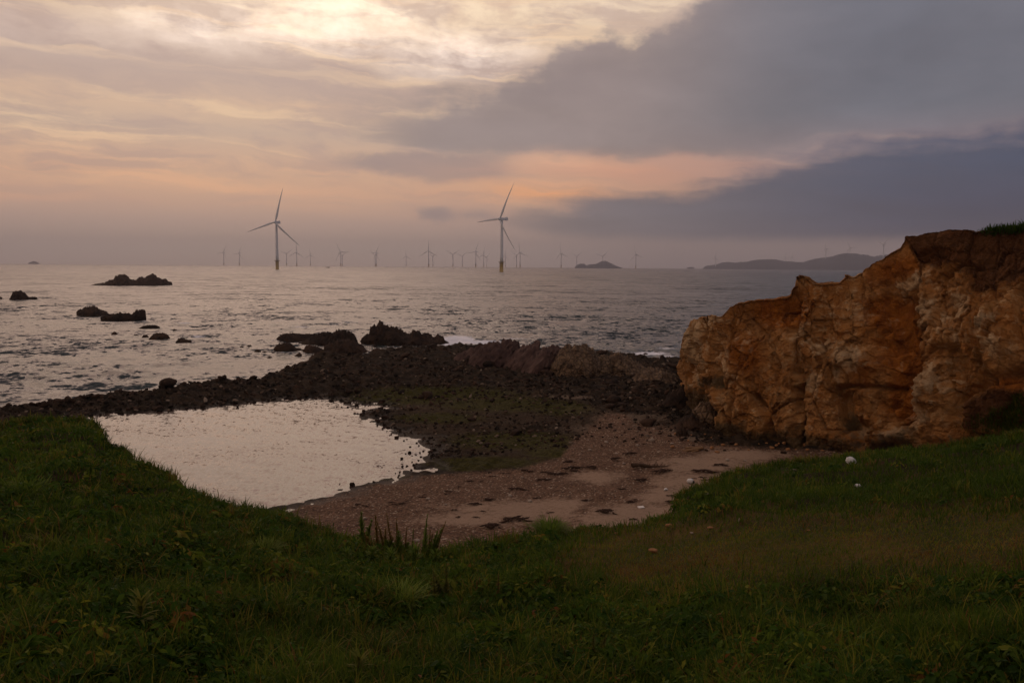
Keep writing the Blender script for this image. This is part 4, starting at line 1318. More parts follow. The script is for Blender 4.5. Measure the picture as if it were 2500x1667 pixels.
# ------------------------------------------------------------------ far land
m_far, n = mat("far_land")
gp = n.n('ShaderNodeNewGeometry').outputs['Position']
v = n.noise(gp, 0.02, 7, 0.6)
finish(n, n.mix(n.ss(v, .35, .65), (0.010, 0.022, 0.045), (0.026, 0.046, 0.080)), .95, None, .1)  # blue of the distance haze mixed into the land's base colour
Z2 = lambda pts: zl(pts, 2.352, 1200, 550)
mound("island", Z2([(478, 243), (487, 229), (510, 221), (530, 222), (548, 231), (562, 225), (600, 223), (620, 214), (632, 207), (655, 205), (672, 212), (692, 222), (720, 235), (748, 243)]), 0, 0, 500, "small hazy island with a domed summit on the horizon", "island", m_far, kind='structure', nx=160, ny=40, dist=6300, amp=.05, facet=.04, fine=2.0, seed=70)
mound("islet", Z2([(1122, 244), (1135, 240.5), (1150, 240), (1165, 244)]), 0, 0, 150, "tiny faint islet on the horizon between the island and the headland", "islet", m_far, kind='structure', nx=50, ny=20, dist=8500, amp=.05, facet=.04, seed=71)
mound("islet", Z3([(215, 134), (235, 124), (258, 117), (285, 125), (300, 134)]), 0, 0, 200, "tiny faint islet at the far left of the horizon", "islet", m_far, kind='structure', nx=50, ny=20, dist=8600, amp=.05, facet=.04, seed=72)
HILL = np.array(Z2([(1226, 247), (1240, 233), (1270, 229), (1300, 226), (1330, 214), (1360, 212), (1400, 217), (1440, 213), (1480, 211), (1500, 205), (1530, 200), (1590, 197), (1640, 199), (1680, 207), (1740, 212), (1790, 214), (1840, 198), (1880, 191), (1920, 186), (1960, 180),
                   (1990, 169), (2030, 163), (2060, 163), (2100, 168), (2150, 173), (2190, 182), (2250, 172), (2320, 168), (2450, 176), (2600, 215), (2700, 247)]))
hx_ = np.linspace(HILL[0, 0], HILL[-1, 0], 260)
hy_ = np.interp(hx_, HILL[:, 0], HILL[:, 1])
hy_ = hy_ - (1.7 * fbm(v3(hx_ * .05, 0 * hx_, 1.0), 3) + 0.9 * fbm(v3(hx_ * .21, 0 * hx_, 4.0), 3)) * np.clip((656 - hy_) / 8, 0, 1)
mound("hills", list(zip(hx_, hy_)), 0, 0, 1800, "low hazy wooded headland behind the cliff", "headland", m_far, kind='structure', nx=420, ny=70, dist=7200, amp=.05, facet=.05, fine=7.0, seed=73)

# ------------------------------------------------------------------ wind turbines
m_white = m_simple("turbine_paint", (0.74, 0.75, 0.78), .45, .05, .05)
m_yellow = m_simple("foundation_paint", (0.52, 0.33, 0.06), .55, .18, .4)
m_steel = m_simple("platform_steel", (0.30, 0.22, 0.07), .6, .1, .5)


def blade_mesh():
    L, ns, seg = 79.0, 22, 10
    rs = np.linspace(1.5, L, ns)
    V = []
    for r_ in rs:
        t = r_ / L
        ch = np.interp(t, [0, .06, .20, .5, .85, 1], [3.0, 3.2, 5.4, 3.4, 1.7, .35])
        th = ch * np.interp(t, [0, .06, .2, .5, 1], [.95, .85, .36, .22, .16])
        tw = R(np.interp(t, [0, .2, .5, 1], [18, 14, 6, -1]))
        bend = 6.5 * t ** 2.2                       # loaded blade bends downwind
        for k_ in range(seg):
            a = 2 * math.pi * k_ / seg
            x, y = ch * (.5 * math.cos(a) + .18), th * .5 * math.sin(a)
            V.append((x * math.cos(tw) - y * math.sin(tw), x * math.sin(tw) + y * math.cos(tw) + bend, r_))
    f = grid_faces(ns, seg, True)
    return mesh_np("blade", V, [f], True)


def make_turbine(hub=106.0):
    root = bpy.data.objects.new("wind_turbine", None)
    COL.objects.link(root)
    bm = bmesh.new()
    lathe(bm, [(3.9, -2), (3.9, 1), (3.7, 1.2), (3.7, 18.0), (4.3, 18.2), (4.3, 18.8)], 28)
    fo = link("foundation", bm_mesh("foundation", bm, True), m_yellow, root)
    bm = bmesh.new()
    lathe(bm, [(5.9, 18.8), (5.9, 19.3)], 28)
    for i in range(16):
        a = 2 * math.pi * i / 16
        box(bm, 5.7 * math.cos(a) - .12, 5.7 * math.cos(a) + .12, 5.7 * math.sin(a) - .12, 5.7 * math.sin(a) + .12, 19.3, 20.9)
    for zz in (20.1, 20.8):
        lathe(bm, [(5.62, zz), (5.80, zz), (5.80, zz + .14), (5.62, zz + .14)], 28)
    for s in (-1, 1):
        box(bm, s * 1.0 - .15, s * 1.0 + .15, -4.6, -4.3, 0, 19.3)
    box(bm, 4.3, 6.8, -1.0, 1.0, 18.9, 19.4)
    link("platform", bm_mesh("platform", bm), m_steel, fo)
    bm = bmesh.new()
    lathe(bm, [(3.25, 19.3), (3.2, 30), (3.0, 55), (2.6, 80), (2.15, hub - 3.6), (2.4, hub - 3.4), (2.4, hub - 2.4)], 28)
    link("tower", bm_mesh("tower", bm, True), m_white, root)
    bm = bmesh.new()
    box(bm, -2.6, 2.6, -4.0, 15.0, -2.5, 2.9, .7)
    box(bm, -2.0, 2.0, 9.5, 14.0, 2.9, 4.4, .25)
    box(bm, -.08, .08, 13.0, 13.16, 4.4, 6.8)
    link("nacelle", bm_mesh("nacelle", bm), m_white, root, (0, 0, hub))
    bm = bmesh.new()
    lathe(bm, [(0.3, 5.0), (1.3, 4.6), (2.2, 3.4), (2.5, 1.6), (2.5, -1.4), (2.2, -1.6)], 24, Matrix.Translation((0, -6.2, 0)) @ Matrix.Rotation(R(90), 4, 'X'))
    link("hub", bm_mesh("hub", bm, True), m_white, root, (0, 0, hub))
    bl_ = blade_mesh()
    for i in range(3):
        b = link("blade", bl_, m_white, root, (0, -6.2, hub))
        b.rotation_euler = (0, R(120 * i), 0)
    return root


def set_turbine(root, px, base_y, hub_y, dist, yaw, phase, label, group, hub=106.0, z0=None):
    d = at_r(px, base_y, dist)
    hz = at_r(px, hub_y, dist)[2]
    zb = 0.0 if z0 is None else z0
    s = (hz - zb) / hub
    root.location = (d[0], d[1], zb)
    root.scale = (s, s, s)
    az_ = math.atan2(d[0], d[1])
    root.rotation_euler = (0, 0, R(-yaw) - az_)
    k_ = 0
    for ch in root.children:
        if ch.name.startswith("blade"):
            ch.rotation_euler = (0, R(phase + 120 * k_), 0)
            k_ += 1
    tag(root, label, "wind turbine", group)


GT = "near pair of offshore wind turbines"
GF = "hazy row of wind turbines on the horizon"
GH = "hazy wind turbines on the headland"
t0 = make_turbine()
set_turbine(t0, 677, 657.5, 543.2, 1940, 28, 13, "large offshore wind turbine on a yellow base, left one of the near pair", GT)
t1 = dup(t0)
set_turbine(t1, 1224.5, 663.6, 535, 1590, 48, 27, "large offshore wind turbine on a yellow base, right one of the near pair", GT)
far = [(546.6, 617.7, 40, 25, "faint wind turbine farthest left on the horizon"), (584.7, 618.7, 40, 22, "faint wind turbine second in from the far left of the horizon"),
       (699.7, 619.4, 20, 55, "faint wind turbine just right of the large turbine with the Y of blades"), (724.5, 616, 25, 2, "faint wind turbine with one blade straight up, second beyond the left large turbine"),
       (758, 622.8, 30, -4, "pale small wind turbine third beyond the left large turbine"), (832, 615, 30, -28, "wind turbine with a right-pointing blade, above the tiny boat"),
       (836, 623.5, 30, 60, "fainter wind turbine half hidden behind the one above the tiny boat"), (918.7, 617.7, 40, 28, "wind turbine alone midway between the boat and the middle turbine"),
       (916, 623, 40, 70, "fainter wind turbine half hidden behind the lone midway one"), (991.8, 626, 25, -3, "smallest pale wind turbine just left of the clear middle turbine"),
       (1046.6, 612.6, 15, 0, "clearest of the horizon wind turbines with its blades in an upright Y"), (1057, 626, 40, 60, "tiny wind turbine touching the right of the clearest one"),
       (1105.8, 621, 20, 58, "faint wind turbine with a V of two raised blades left of the right large turbine"), (1129, 625.5, 30, 52, "paler wind turbine right of the V-bladed one"),
       (1161.6, 615, 40, 22, "taller wind turbine with a level left blade before the right large turbine"), (1181, 622.8, 30, 8, "small wind turbine left of the right large turbine, nearer of two overlapping"),
       (1188.4, 628, 35, 45, "small wind turbine left of the right large turbine, farther of two overlapping"), (1233.7, 624.5, 40, 10, "small wind turbine directly beside the right large turbine's tower"),
       (1260.9, 622.8, 30, 60, "smaller of two overlapping wind turbines right of the right large turbine"), (1269.7, 616.7, 35, -8, "larger of two overlapping wind turbines right of the right large turbine"),
       (1370, 619, 40, -10, "wind turbine standing alone left of the domed island"), (1408, 625.7, 25, 56, "small wind turbine just off the domed island's left tip"),
       (1471, 625.7, 25, 50, "small wind turbine rising behind the domed island's summit"), (1552, 621.4, 40, -12, "wind turbine alone on the open horizon right of the domed island")]
for (px, hy, yaw, ph, lab) in far:
    hor_y = 648.6 + 0.00733 * (px - 1250)
    dist = 106 * F / max(hor_y - hy, 1) * 0.96
    set_turbine(dup(t0), px, hor_y, hy, dist, yaw, ph, lab, GF)
for (px, by_, hy, yaw, ph, lab) in ((1746.8, 647, 629.5, 40, 5, "tiny wind turbine on the low tip of the headland"), (1916.4, 640, 627.8, 50, 15, "left of two tiny wind turbines close together on the headland"),
                                   (1933.4, 640, 627.8, 50, 20, "right of two tiny wind turbines close together on the headland"), (2016, 629, 607.4, 60, -5, "wind turbine on the slope left of the headland's summit"),
                                   (2075, 619.5, 604.5, 20, -30, "wind turbine on the headland's summit with raised blades"), (2156.6, 624, 596.8, 50, 50, "wind turbine nearest the cliff on the headland")):
    d_ = 8200 if px in (1916.4, 1933.4, 2075) else 7700
    q = dup(t0)
    zb = max(at_r(px, by_ + 14, d_)[2], 0)
    set_turbine(q, px, by_, hy, d_, yaw, ph, lab, GH, z0=zb)
    for ch in list(q.children):              # land turbines have no sea foundation
        if ch.name.startswith("foundation"):
            for gch in list(ch.children):
                bpy.data.objects.remove(gch)
            bpy.data.objects.remove(ch)
    for ch in q.children:
        if ch.name.startswith("tower"):
            ch.location.z = -19.0 * 0; ch.scale.z = 1.22; ch.location.z = -106 * .22 + 0.5

# the tiny boat
m_hull = m_simple("boat_hull", (0.035, 0.022, 0.022), .6, .1, .5)
m_cab = m_simple("boat_cabin", (0.06, 0.045, 0.04), .6, .1, .5)
w = at(800.5, 654.2, 0)
br_ = bpy.data.objects.new("fishing_boat", None)
COL.objects.link(br_)
br_.location = w
V = []
for i in range(13):
    s = i / 12
    x = -7 + 14 * s
    wd = 2.0 * (1 - abs(2 * s - 1) ** 3.0) ** .6 + .05
    sheer = 1.3 + .9 * (2 * s - 1) ** 2
    for (yy, zz) in ((-wd, sheer), (-wd * .75, -.3), (0, -.9), (wd * .75, -.3), (wd, sheer), (wd * .85, sheer - .35), (0, sheer - .5), (-wd * .85, sheer - .35)):
        V.append((x, yy, zz))
link("hull", mesh_np("hull", V, [grid_faces(13, 8, True), np.array([[0, 1, 2, 3], [3, 4, 5, 6], [3, 6, 7, 0]])], False), m_hull, br_)
bm = bmesh.new()
box(bm, -1.0, 4.4, -1.5, 1.5, .6, 3.4, .15)
box(bm, -1.4, 4.8, -1.7, 1.7, 3.4, 3.7, .08)
link("cabin", bm_mesh("cabin", bm), m_cab, br_)
bm = bmesh.new()
lathe(bm, [(.09, 3.6), (.05, 7)], 8, Matrix.Translation((1, 0, 0)))
link("mast", bm_mesh("mast", bm), m_cab, br_)
tag(br_, "tiny dark boat on the open water right of the left large turbine", "boat")


# ------------------------------------------------------------------ things lying on the beach and the lawn
def shore_hit(px, py):
    z = 0.8
    for _ in range(12):
        w_ = at(px, py, z)
        z = 0.5 * z + 0.5 * shore_z(w_[:1], w_[1:2])[0]
    w_ = at(px, py, z)
    return Vector((w_[0], w_[1], shore_z(w_[:1], w_[1:2])[0]))


def bank_hit(px, py):
    d = ray(px, py)
    rr = np.linspace(2.0, 24, 1500)
    hz = math.hypot(d[0], d[1])
    x, y, z = d[0] / hz * rr, d[1] / hz * rr, CAM_H + d[2] / hz * rr
    hit = z <= bank_z(x, y)
    if not hit.any():                      # the ray clears the brow: stand on the brow itself
        a = math.atan2(d[0], d[1])
        rb = float(np.interp(a, BA, BR)) - .12
        x, y = np.array([rb * math.sin(a)]), np.array([rb * math.cos(a)])
        i = 0
    else:
        i = np.argmax(hit)
    return Vector((x[i], y[i], bank_z(x[i:i + 1], y[i:i + 1])[0]))


def dist_of(v_):
    return math.hypot(v_.x, v_.y)


m_weed = m_simple("dry_seaweed", (0.045, 0.024, 0.016), .9, .3, 12, .1, bump=.05)
m_wood = m_simple("driftwood", (0.075, 0.045, 0.028), .85, .35, 9, .15, bump=.03)
m_plank = m_simple("weathered_plank", (0.17, 0.095, 0.045), .85, .3, 9, .15, bump=.03)
m_plastic = m_simple("white_plastic", (0.62, 0.60, 0.58), .45, .06, 6)
m_black = m_simple("black_rubber", (0.02, 0.02, 0.022), .5, .1, 6)
m_foamb = m_simple("white_foam", (0.72, 0.68, 0.64), .8, .06, 6)
m_pstone = m_simple("beach_stone", (0.33, 0.26, 0.20), .85, .2, 9, bump=.03)
m_ostone = m_simple("orange_stone", (0.30, 0.14, 0.055), .85, .2, 14, bump=.03)


SCREE = []
for me_ in ROCKS:
    me_ = me_.copy()
    me_.materials.clear()
    me_.materials.append(m_ostone)
    SCREE.append(me_)


def weed_mesh(seed):
    M = Mer()
    rg = np.random.default_rng(seed)
    for i in range(16):
        n_ = 9
        a = rg.uniform(0, 6.28)
        p0 = rg.normal(0, .16, 3) * np.array([1.6, .7, 0])
        stp = np.stack([np.cos(a + np.cumsum(rg.normal(0, .5, n_))), np.sin(a + np.cumsum(rg.normal(0, .5, n_))) * .6, rg.normal(0, .25, n_)], 1) * .085
        P = p0 + np.cumsum(stp, 0)
        P[:, 2] = np.abs(P[:, 2]) * .6 + .05 + .11 * np.exp(-(P[:, 0] ** 2 + P[:, 1] ** 2) * 6)
        V, q = tube_np(P, np.interp(np.linspace(0, 1, n_), [0, .5, 1], [.035, .06, .015]), 5)
        M.add(V, q)
    me = M.mesh("seaweed_clump", True)
    me.materials.append(m_weed)
    return me


WEEDS = [weed_mesh(s) for s in range(5)]
weed_spots = [(1201, 1286, 34, "thick dark seaweed clump nearest the grassy brow, middle of the beach"), (1260, 1270, 36, "long slanting seaweed clump right of the thick one"), (1161, 1231, 18, None), (1195, 1221, 18, None), (1264, 1195, 22, None), (1480, 1250, 30, "seaweed strip with a trailing end below the white board"),
              (1329, 1172, 18, None), (1367, 1158, 20, None), (1569, 1173, 20, None), (1719, 1152, 27, "flat seaweed strip on pale sand beyond the white float"), (1712, 1165, 9, None), (1721, 1166, 8, None), (1722, 1172, 10, None), (1737, 1171, 9, None), (1695, 1168, 7, None), (1540, 1226, 16, None), (1551, 1219, 7, None),
              (1616, 1151, 24, None), (1520, 1195, 12, None), (1640, 1211, 13, None), (1637, 1225, 16, None), (1546, 1268, 12, None), (1163, 1263, 10, None), (1225, 1315, 24, None), (1397, 1144, 26, None), (1390, 1128, 20, None), (1445, 1140, 14, None), (1310, 1216, 10, None), (1430, 1222, 12, None), (1345, 1252, 12, None),
              (1290, 1290, 12, None), (1110, 1245, 9, None), (1180, 1248, 8, None), (1120, 1262, 9, None), (1540, 1108, 20, None), (1500, 1120, 16, None), (1760, 1136, 18, None)]
for q in range(34):
    u = q / 33
    xx, yy = 860 + 640 * u + rng.normal(0, 16), 1236 - 118 * u + 14 * math.sin(u * 9) + rng.normal(0, 4)
    weed_spots.append((xx, yy, rng.uniform(5, 13), None))
for i, (x, y, wpx, lab) in enumerate(weed_spots):
    v_ = shore_hit(x, y)
    s_ = wpx / F * dist_of(v_) / 0.75
    o = bpy.data.objects.new("seaweed_clump", WEEDS[i % 5])
    COL.objects.link(o)
    o.location = v_
    o.rotation_euler = (0, 0, rng.normal(0.1, .35))
    o.scale = (s_, s_, s_ * .8)
    tag(o, lab or "small dark scrap of dried seaweed lying on the beach", "seaweed", "seaweed scraps on the beach")

# pale loose stones on the pebbles
for i, (x, y, wpx, lab) in enumerate([(1044, 1219, 13, "pale stone on brown pebbles up the beach from the pool"), (889, 1267, 14, "pale round stone among pebbles above the green flower spire"), (1016, 1322, 20, "large pale stone behind the tall green spires"), (1246, 1211, 14, None), (1293, 1225, 14, None),
                                 (1440, 1100, 12, None), (1523, 1132, 10, None), (1088, 1232, 9, None), (1335, 1170, 9, None), (1275, 1166, 9, None), (1776, 1124, 14, None), (1818, 1125, 9, None), (1505, 1108, 10, None), (1590, 1076, 16, None), (1555, 1088, 12, None), (1640, 1085, 12, None), (1480, 1080, 12, None)]):
    v_ = shore_hit(x, y)
    s_ = wpx / F * dist_of(v_)
    me = ROCKS[i % 10].copy()
    me.materials.clear()
    me.materials.append(m_pstone)
    o = link("pale_stone", me, None, None, v_ + Vector((0, 0, .12 * s_)))
    o.scale = (s_, s_, s_)
    o.rotation_euler = (0, 0, i * 1.7)
    tag(o, lab or "small pale stone lying loose on the darker pebbles of the beach", "stone", "pale stones on the beach")


# scree under the cliff
for i in range(46):
    x, y = rng.uniform(1690, 2080), rng.uniform(1080, 1100) + rng.normal(0, 3)
    x = x if i > 12 else rng.uniform(1640, 1740)
    y = y if i > 12 else rng.uniform(1040, 1095)
    v_ = shore_hit(x, y)
    s_ = rng.uniform(5, 17) / F * dist_of(v_) * (1.3 if i % 9 == 0 else 1)
    me = ROCKS[i % 10] if i % 3 == 0 else SCREE[i % 10]
    o = bpy.data.objects.new("scree_stone", me)
    COL.objects.link(o)
    o.location = v_ + Vector((0, 0, .10 * s_)); o.scale = (s_, s_, s_ * .9); o.rotation_euler = (0, 0, i * 2.1)
    tag(o, "small fallen stone lying on the sand along the foot of the cliff", "stone", "fallen stones at the cliff foot")


def capsule(bm, r_, L, M):
    pr = [(max(r_ * math.sin(t), .004), -L / 2 - r_ * math.cos(t)) for t in np.linspace(0.05, math.pi / 2, 7)] + [(r_ * math.cos(t), L / 2 + r_ * math.sin(t)) for t in np.linspace(0, math.pi / 2 - .05, 7)]
    lathe(bm, pr, 18, M)


# white float with a dark end cap
v_ = shore_hit(1685, 1180)
u_ = dist_of(v_) / F
fl = bpy.data.objects.new("fishing_float", None)
COL.objects.link(fl)
fl.location = v_
fl.rotation_euler = (0, 0, R(-35))
bm = bmesh.new()
capsule(bm, 6.2 * u_, 5 * u_, Matrix.Translation((0, 0, 6.2 * u_)) @ Matrix.Rotation(R(80), 4, 'Y'))
link("float_body", bm_mesh("float_body", bm, True), m_plastic, fl)
bm = bmesh.new()
lathe(bm, [(3.6 * u_, 0), (3.8 * u_, 1.2 * u_), (2.2 * u_, 2.6 * u_), (2.2 * u_, 3.4 * u_)], 14, Matrix.Translation((7.6 * u_, 0, 5.2 * u_)) @ Matrix.Rotation(R(95), 4, 'Y'))
link("end_cap", bm_mesh("end_cap", bm), m_black, fl)
tag(fl, "white plastic float with a dark end lying on sand by the grass edge", "float")
# pair of white bottles / shells
for i, (x, y, a, lab) in enumerate(((1622, 1198, 60, "white plastic bottle leaning left of its pair on the sand"), (1629, 1197, 112, "white plastic bottle leaning right of its pair on the sand"))):
    v_ = shore_hit(x, y)
    u_ = dist_of(v_) / F
    bm = bmesh.new()
    lathe(bm, [(1.9 * u_, 0), (2.1 * u_, .5 * u_), (2.1 * u_, 6.5 * u_), (1.5 * u_, 8.0 * u_), (.8 * u_, 8.8 * u_), (.8 * u_, 10 * u_)], 14, Matrix.Translation((0, 0, 2.1 * u_)) @ Matrix.Rotation(R(a), 4, 'Z') @ Matrix.Rotation(R(82), 4, 'Y'))
    b = link("bottle", bm_mesh("bottle", bm, True), m_plastic, None, v_)
    tag(b, lab, "bottle", "pair of white bottles on the sand")
    bm = bmesh.new()
    lathe(bm, [(.95 * u_, 10 * u_), (.95 * u_, 11.2 * u_)], 12, Matrix.Translation((0, 0, 2.1 * u_)) @ Matrix.Rotation(R(a), 4, 'Z') @ Matrix.Rotation(R(82), 4, 'Y'))
    link("bottle_cap", bm_mesh("bottle_cap", bm), m_pstone, b)
# flat white foam board
v_ = shore_hit(1565, 1239)
u_ = dist_of(v_) / F
bm = bmesh.new()
box(bm, -9.5 * u_, 9.5 * u_, -7 * u_, 7 * u_, .01, .045, .012)
for v in bm.verts:
    v.co.x *= 1 - .035 * abs(v.co.y / u_)
b = link("foam_board", bm_mesh("foam_board", bm), m_foamb, None, v_)
b.rotation_euler = (0, R(-3), R(8))
tag(b, "flat white foam board lying on pale sand near the lawn edge", "foam board")
# driftwood trunk with broken branches
v_ = shore_hit(1588, 1141)
u_ = dist_of(v_) / F
dw = bpy.data.objects.new("driftwood", None)
COL.objects.link(dw)
dw.location = v_
n_ = 16
t = np.linspace(0, 1, n_)
P = np.stack([(-46 + 96 * t) * u_, 3 * u_ * np.sin(t * 5), (5 - 3 * t + 1.2 * np.sin(t * 9)) * u_], 1)
V, q = tube_np(P, (5.5 - 4.3 * t + .5 * np.sin(t * 23)) * u_, 9)
V += .6 * u_ * fbm(V * 9, 3)[:, None]
link("trunk", mesh_np("trunk", V, [q], True), m_wood, dw)
for (tx, h, ln, w_) in ((.12, 6, -3, 1.2), (.45, 7, 2, 1.0), (.58, 10, 3, 1.2), (.66, 12, -4, 1.1), (.74, 9, 5, .9), (.82, 5, 4, .7)):
    p0 = np.array([(-46 + 96 * tx) * u_, 0, 5 * u_])
    P = np.stack([p0[0] + ln * u_ * t[:6] / t[5], p0[1] + 1.5 * u_ * t[:6], p0[2] + h * u_ * t[:6] / t[5]], 1)
    V, q = tube_np(P, np.linspace(w_, w_ * .35, 6) * u_, 6)
    link("branch", mesh_np("branch", V, [q], True), m_wood, dw)
tag(dw, "long dark driftwood trunk with broken branches lying across the beach", "driftwood")
# broken plank by the cliff
v_ = shore_hit(1692, 1099)
u_ = dist_of(v_) / F
pk = bpy.data.objects.new("broken_plank", None)
COL.objects.link(pk)
pk.location = v_
pk.rotation_euler = (0, 0, R(14))
for (x0, x1, y0, y1, z0, tz) in ((-27, 24, -9, 5, .5, 3), (-14, 30, 4, 16, 2, -4), (-20, 8, -14, -8, .2, 9)):
    bm = bmesh.new()
    box(bm, x0 * u_, x1 * u_, y0 * u_, y1 * u_, z0 * u_, (z0 + 4.5) * u_, .6 * u_)
    o = link("board", bm_mesh("board", bm), m_plank, pk)
    o.rotation_euler = (R(tz), R(-4 - tz), R(tz))
tag(pk, "heap of broken brown boards on the sand before the cliff", "planks")
# crumpled white bag and scraps on the grass
def crumple(name, w_, h_, loc, m_, seed, label, cat, group=None):
    bm = bmesh.new()
    bmesh.ops.create_icosphere(bm, subdivisions=4, radius=.5)
    P = np.array([v.co[:] for v in bm.verts])
    P *= (1 + .35 * fbm(P * 3 + seed, 3, ridged=True) - .15)[:, None]
    P *= np.array([w_, w_ * .7, h_])
    for v, p_ in zip(bm.verts, P):
        v.co = p_
    o = link(name, bm_mesh(name, bm, True), m_, None, loc)
    tag(o, label, cat, group)
    return o


v_ = bank_hit(2077, 1134); u_ = dist_of(v_) / F
o = crumple("plastic_bag", 23 * u_, 17 * u_, v_ + Vector((0, 0, 8 * u_)), m_plastic, 3, "crumpled white plastic bag on the right-hand grass bank", "bag")
o.rotation_euler = (0, R(28), 0)
v_ = bank_hit(2094, 1190); u_ = dist_of(v_) / F
crumple("plastic_scrap", 15 * u_, 8 * u_, v_ + Vector((0, 0, 4 * u_)), m_plastic, 6, "small white plastic scrap in grass below the bag", "litter")
for (x, y, wpx, a, lab) in ((1728, 1210, 15, 8, "pale stick on the dark grass right of the bank's corner"), (1861, 1176, 14, 3, "pale stick on the grass midway to the bag"), (1936, 1150, 14, -6, "pale curved stick near the top of the bank left of the bag"), (1805, 1271, 11, 55, "short upright pale stick on the lawn")):
    v_ = bank_hit(x, y); u_ = dist_of(v_) / F
    t = np.linspace(-1, 1, 8)
    V, q = tube_np(np.stack([t * wpx / 2 * u_, 0 * t, (3.0 + 1.6 * (1 - t * t)) * u_ + t * 1 * u_], 1), (1.5 - .6 * np.abs(t)) * u_, 6)
    o = link("pale_stick", mesh_np("pale_stick", V, [q], True), m_pstone, None, v_)
    o.rotation_euler = (0, R(-a), R(a))
    tag(o, lab, "stick", "pale sticks on the grass")
for i, (x, y, wpx, m_, lab) in enumerate(((1593, 1350, 25, m_ostone, "orange stone, largest and nearest on the brown lawn"), (1634, 1287, 20, m_ostone, "flat tan stone by the lawn edge under the bank's corner"), (1734, 1291, 15, m_ostone, "tan stone on the lawn right of the flat one"),
                                    (1689, 1304, 11, m_pstone, "small pale stone between the two tan lawn stones"), (1507, 1304, 13, m_ostone, "small tan stone at the left end of the lawn"), (1974, 1297, 9, m_ostone, "tiny tan stone in the middle of the lawn"), (1560, 1285, 8, m_pstone, "tiny pale stone at the lawn's edge left of the flat one"))):
    v_ = bank_hit(x, y); u_ = dist_of(v_) / F
    me = ROCKS[(i * 3) % 10].copy(); me.materials.clear(); me.materials.append(m_)
    s_ = wpx * u_
    o = link("lawn_stone", me, None, None, v_ + Vector((0, 0, .25 * s_)))
    o.scale = (s_, s_, s_ * .8)
    tag(o, lab, "stone", "stones on the lawn")


# ------------------------------------------------------------------ grass and weeds of the bank
def leaf_mat(name, stops, rough=.6, trans=.42):
    m, n = mat(name)
    t_ = n.attr('tint')
    gp = n.n('ShaderNodeNewGeometry').outputs['Position']
    c = n.ramp(t_, stops)
    c = n.vm('SCALE', c, scale=n.ls(n.noise(gp, 1.1, 3, .5), .3, .7, .8, 1.2))
    p_ = n.n('ShaderNodeBsdfPrincipled')
    n.link(c, p_.inputs['Base Color'])
    p_.inputs['Roughness'].default_value = rough
    p_.inputs['Specular IOR Level'].default_value = .08
    tr = n.n('ShaderNodeBsdfTranslucent')
    n.link(c, tr.inputs[0])
    mx = n.n('ShaderNodeMixShader')
    mx.inputs[0].default_value = trans
    n.link(p_.outputs[0], mx.inputs[1]); n.link(tr.outputs[0], mx.inputs[2])
    o = n.n('ShaderNodeOutputMaterial')
    n.link(mx.outputs[0], o.inputs[0])
    return m


GRASS = [(0, (0.024, 0.050, 0.005)), (.35, (0.056, 0.096, 0.008)), (.6, (0.108, 0.138, 0.012)), (.78, (0.180, 0.160, 0.020)), (.9, (0.21, 0.135, 0.034)), (1, (0.15, 0.070, 0.020))]
m_grass = leaf_mat("grass_blade", GRASS)
m_leaf = leaf_mat("weed_leaf", [(0, (0.020, 0.050, 0.006)), (.4, (0.050, 0.100, 0.011)), (.7, (0.110, 0.150, 0.014)), (.9, (0.21, 0.21, 0.025)), (1, (0.18, 0.075, 0.02))])


def blades(B, L, wd, az_, tilt, bend, tint, seg=3):
    """curved tapering blades: B (n,3) roots -> verts, quads, tris, tint"""
    n_ = len(B)
    hx, hy = np.cos(az_), np.sin(az_)
    sx, sy = -hy, hx
    pos = B.copy()
    V = np.empty((n_, seg * 2 + 1, 3))
    for k in range(seg + 1):
        f = k / seg
        w_ = wd * np.interp(f, [0, .4, .75, 1], [.75, 1, .7, 0])
        if k < seg:
            V[:, 2 * k, 0] = pos[:, 0] - sx * w_ / 2; V[:, 2 * k, 1] = pos[:, 1] - sy * w_ / 2; V[:, 2 * k, 2] = pos[:, 2]
            V[:, 2 * k + 1, 0] = pos[:, 0] + sx * w_ / 2; V[:, 2 * k + 1, 1] = pos[:, 1] + sy * w_ / 2; V[:, 2 * k + 1, 2] = pos[:, 2]
            a = tilt + bend * (k + .5) / seg
            st = L / seg
            pos = pos + np.stack([np.sin(a) * hx * st, np.sin(a) * hy * st, np.cos(a) * st], 1)
        else:
            V[:, 2 * seg] = pos
    nv = seg * 2 + 1
    o = np.arange(n_) * nv
    q = np.concatenate([np.stack([o + 2 * k, o + 2 * k + 1, o + 2 * k + 3, o + 2 * k + 2], 1) for k in range(seg - 1)])
    t_ = np.stack([o + 2 * seg - 2, o + 2 * seg - 1, o + 2 * seg], 1)
    return V.reshape(-1, 3), q, t_, np.repeat(tint, nv)


def bank_points(n_, rmin=1.9, extra=.5, p=1.35):
    a = np.where(rng.random(n_) < .82, rng.uniform(R(-36), R(36), n_), rng.uniform(R(-62), R(58), n_))
    rb = np.interp(a, BA, BR) + extra
    u = rng.random(n_)
    e = 1 - p
    d = (rmin ** e + u * (rb ** e - rmin ** e)) ** (1 / e)
    x, y = d * np.sin(a), d * np.cos(a)
    z = bank_z(x, y)
    px, py = project(v3(x, y, z))
    return x, y, z, d, px, py, rb


EDGEPX = lambda px, py: None
# 1 short lawn and general turf
x, y, z, d, px, py, rb = bank_points(400000)
lw = lawn_mask(px, py)
patch = fbm(v3(x * .8, y * .8, 3.0), 4)
clump = fbm(v3(x * 2.6, y * 2.6, 8.0), 3)
lw = (lw > rng.uniform(.12, .88, len(lw))).astype(float)      # short turf gives way raggedly to longer grass
L = np.where(lw > .5, rng.uniform(.025, .060, len(x)), rng.uniform(.05, .15, len(x)) * (1 + .55 * np.clip(clump, -.6, 1)))
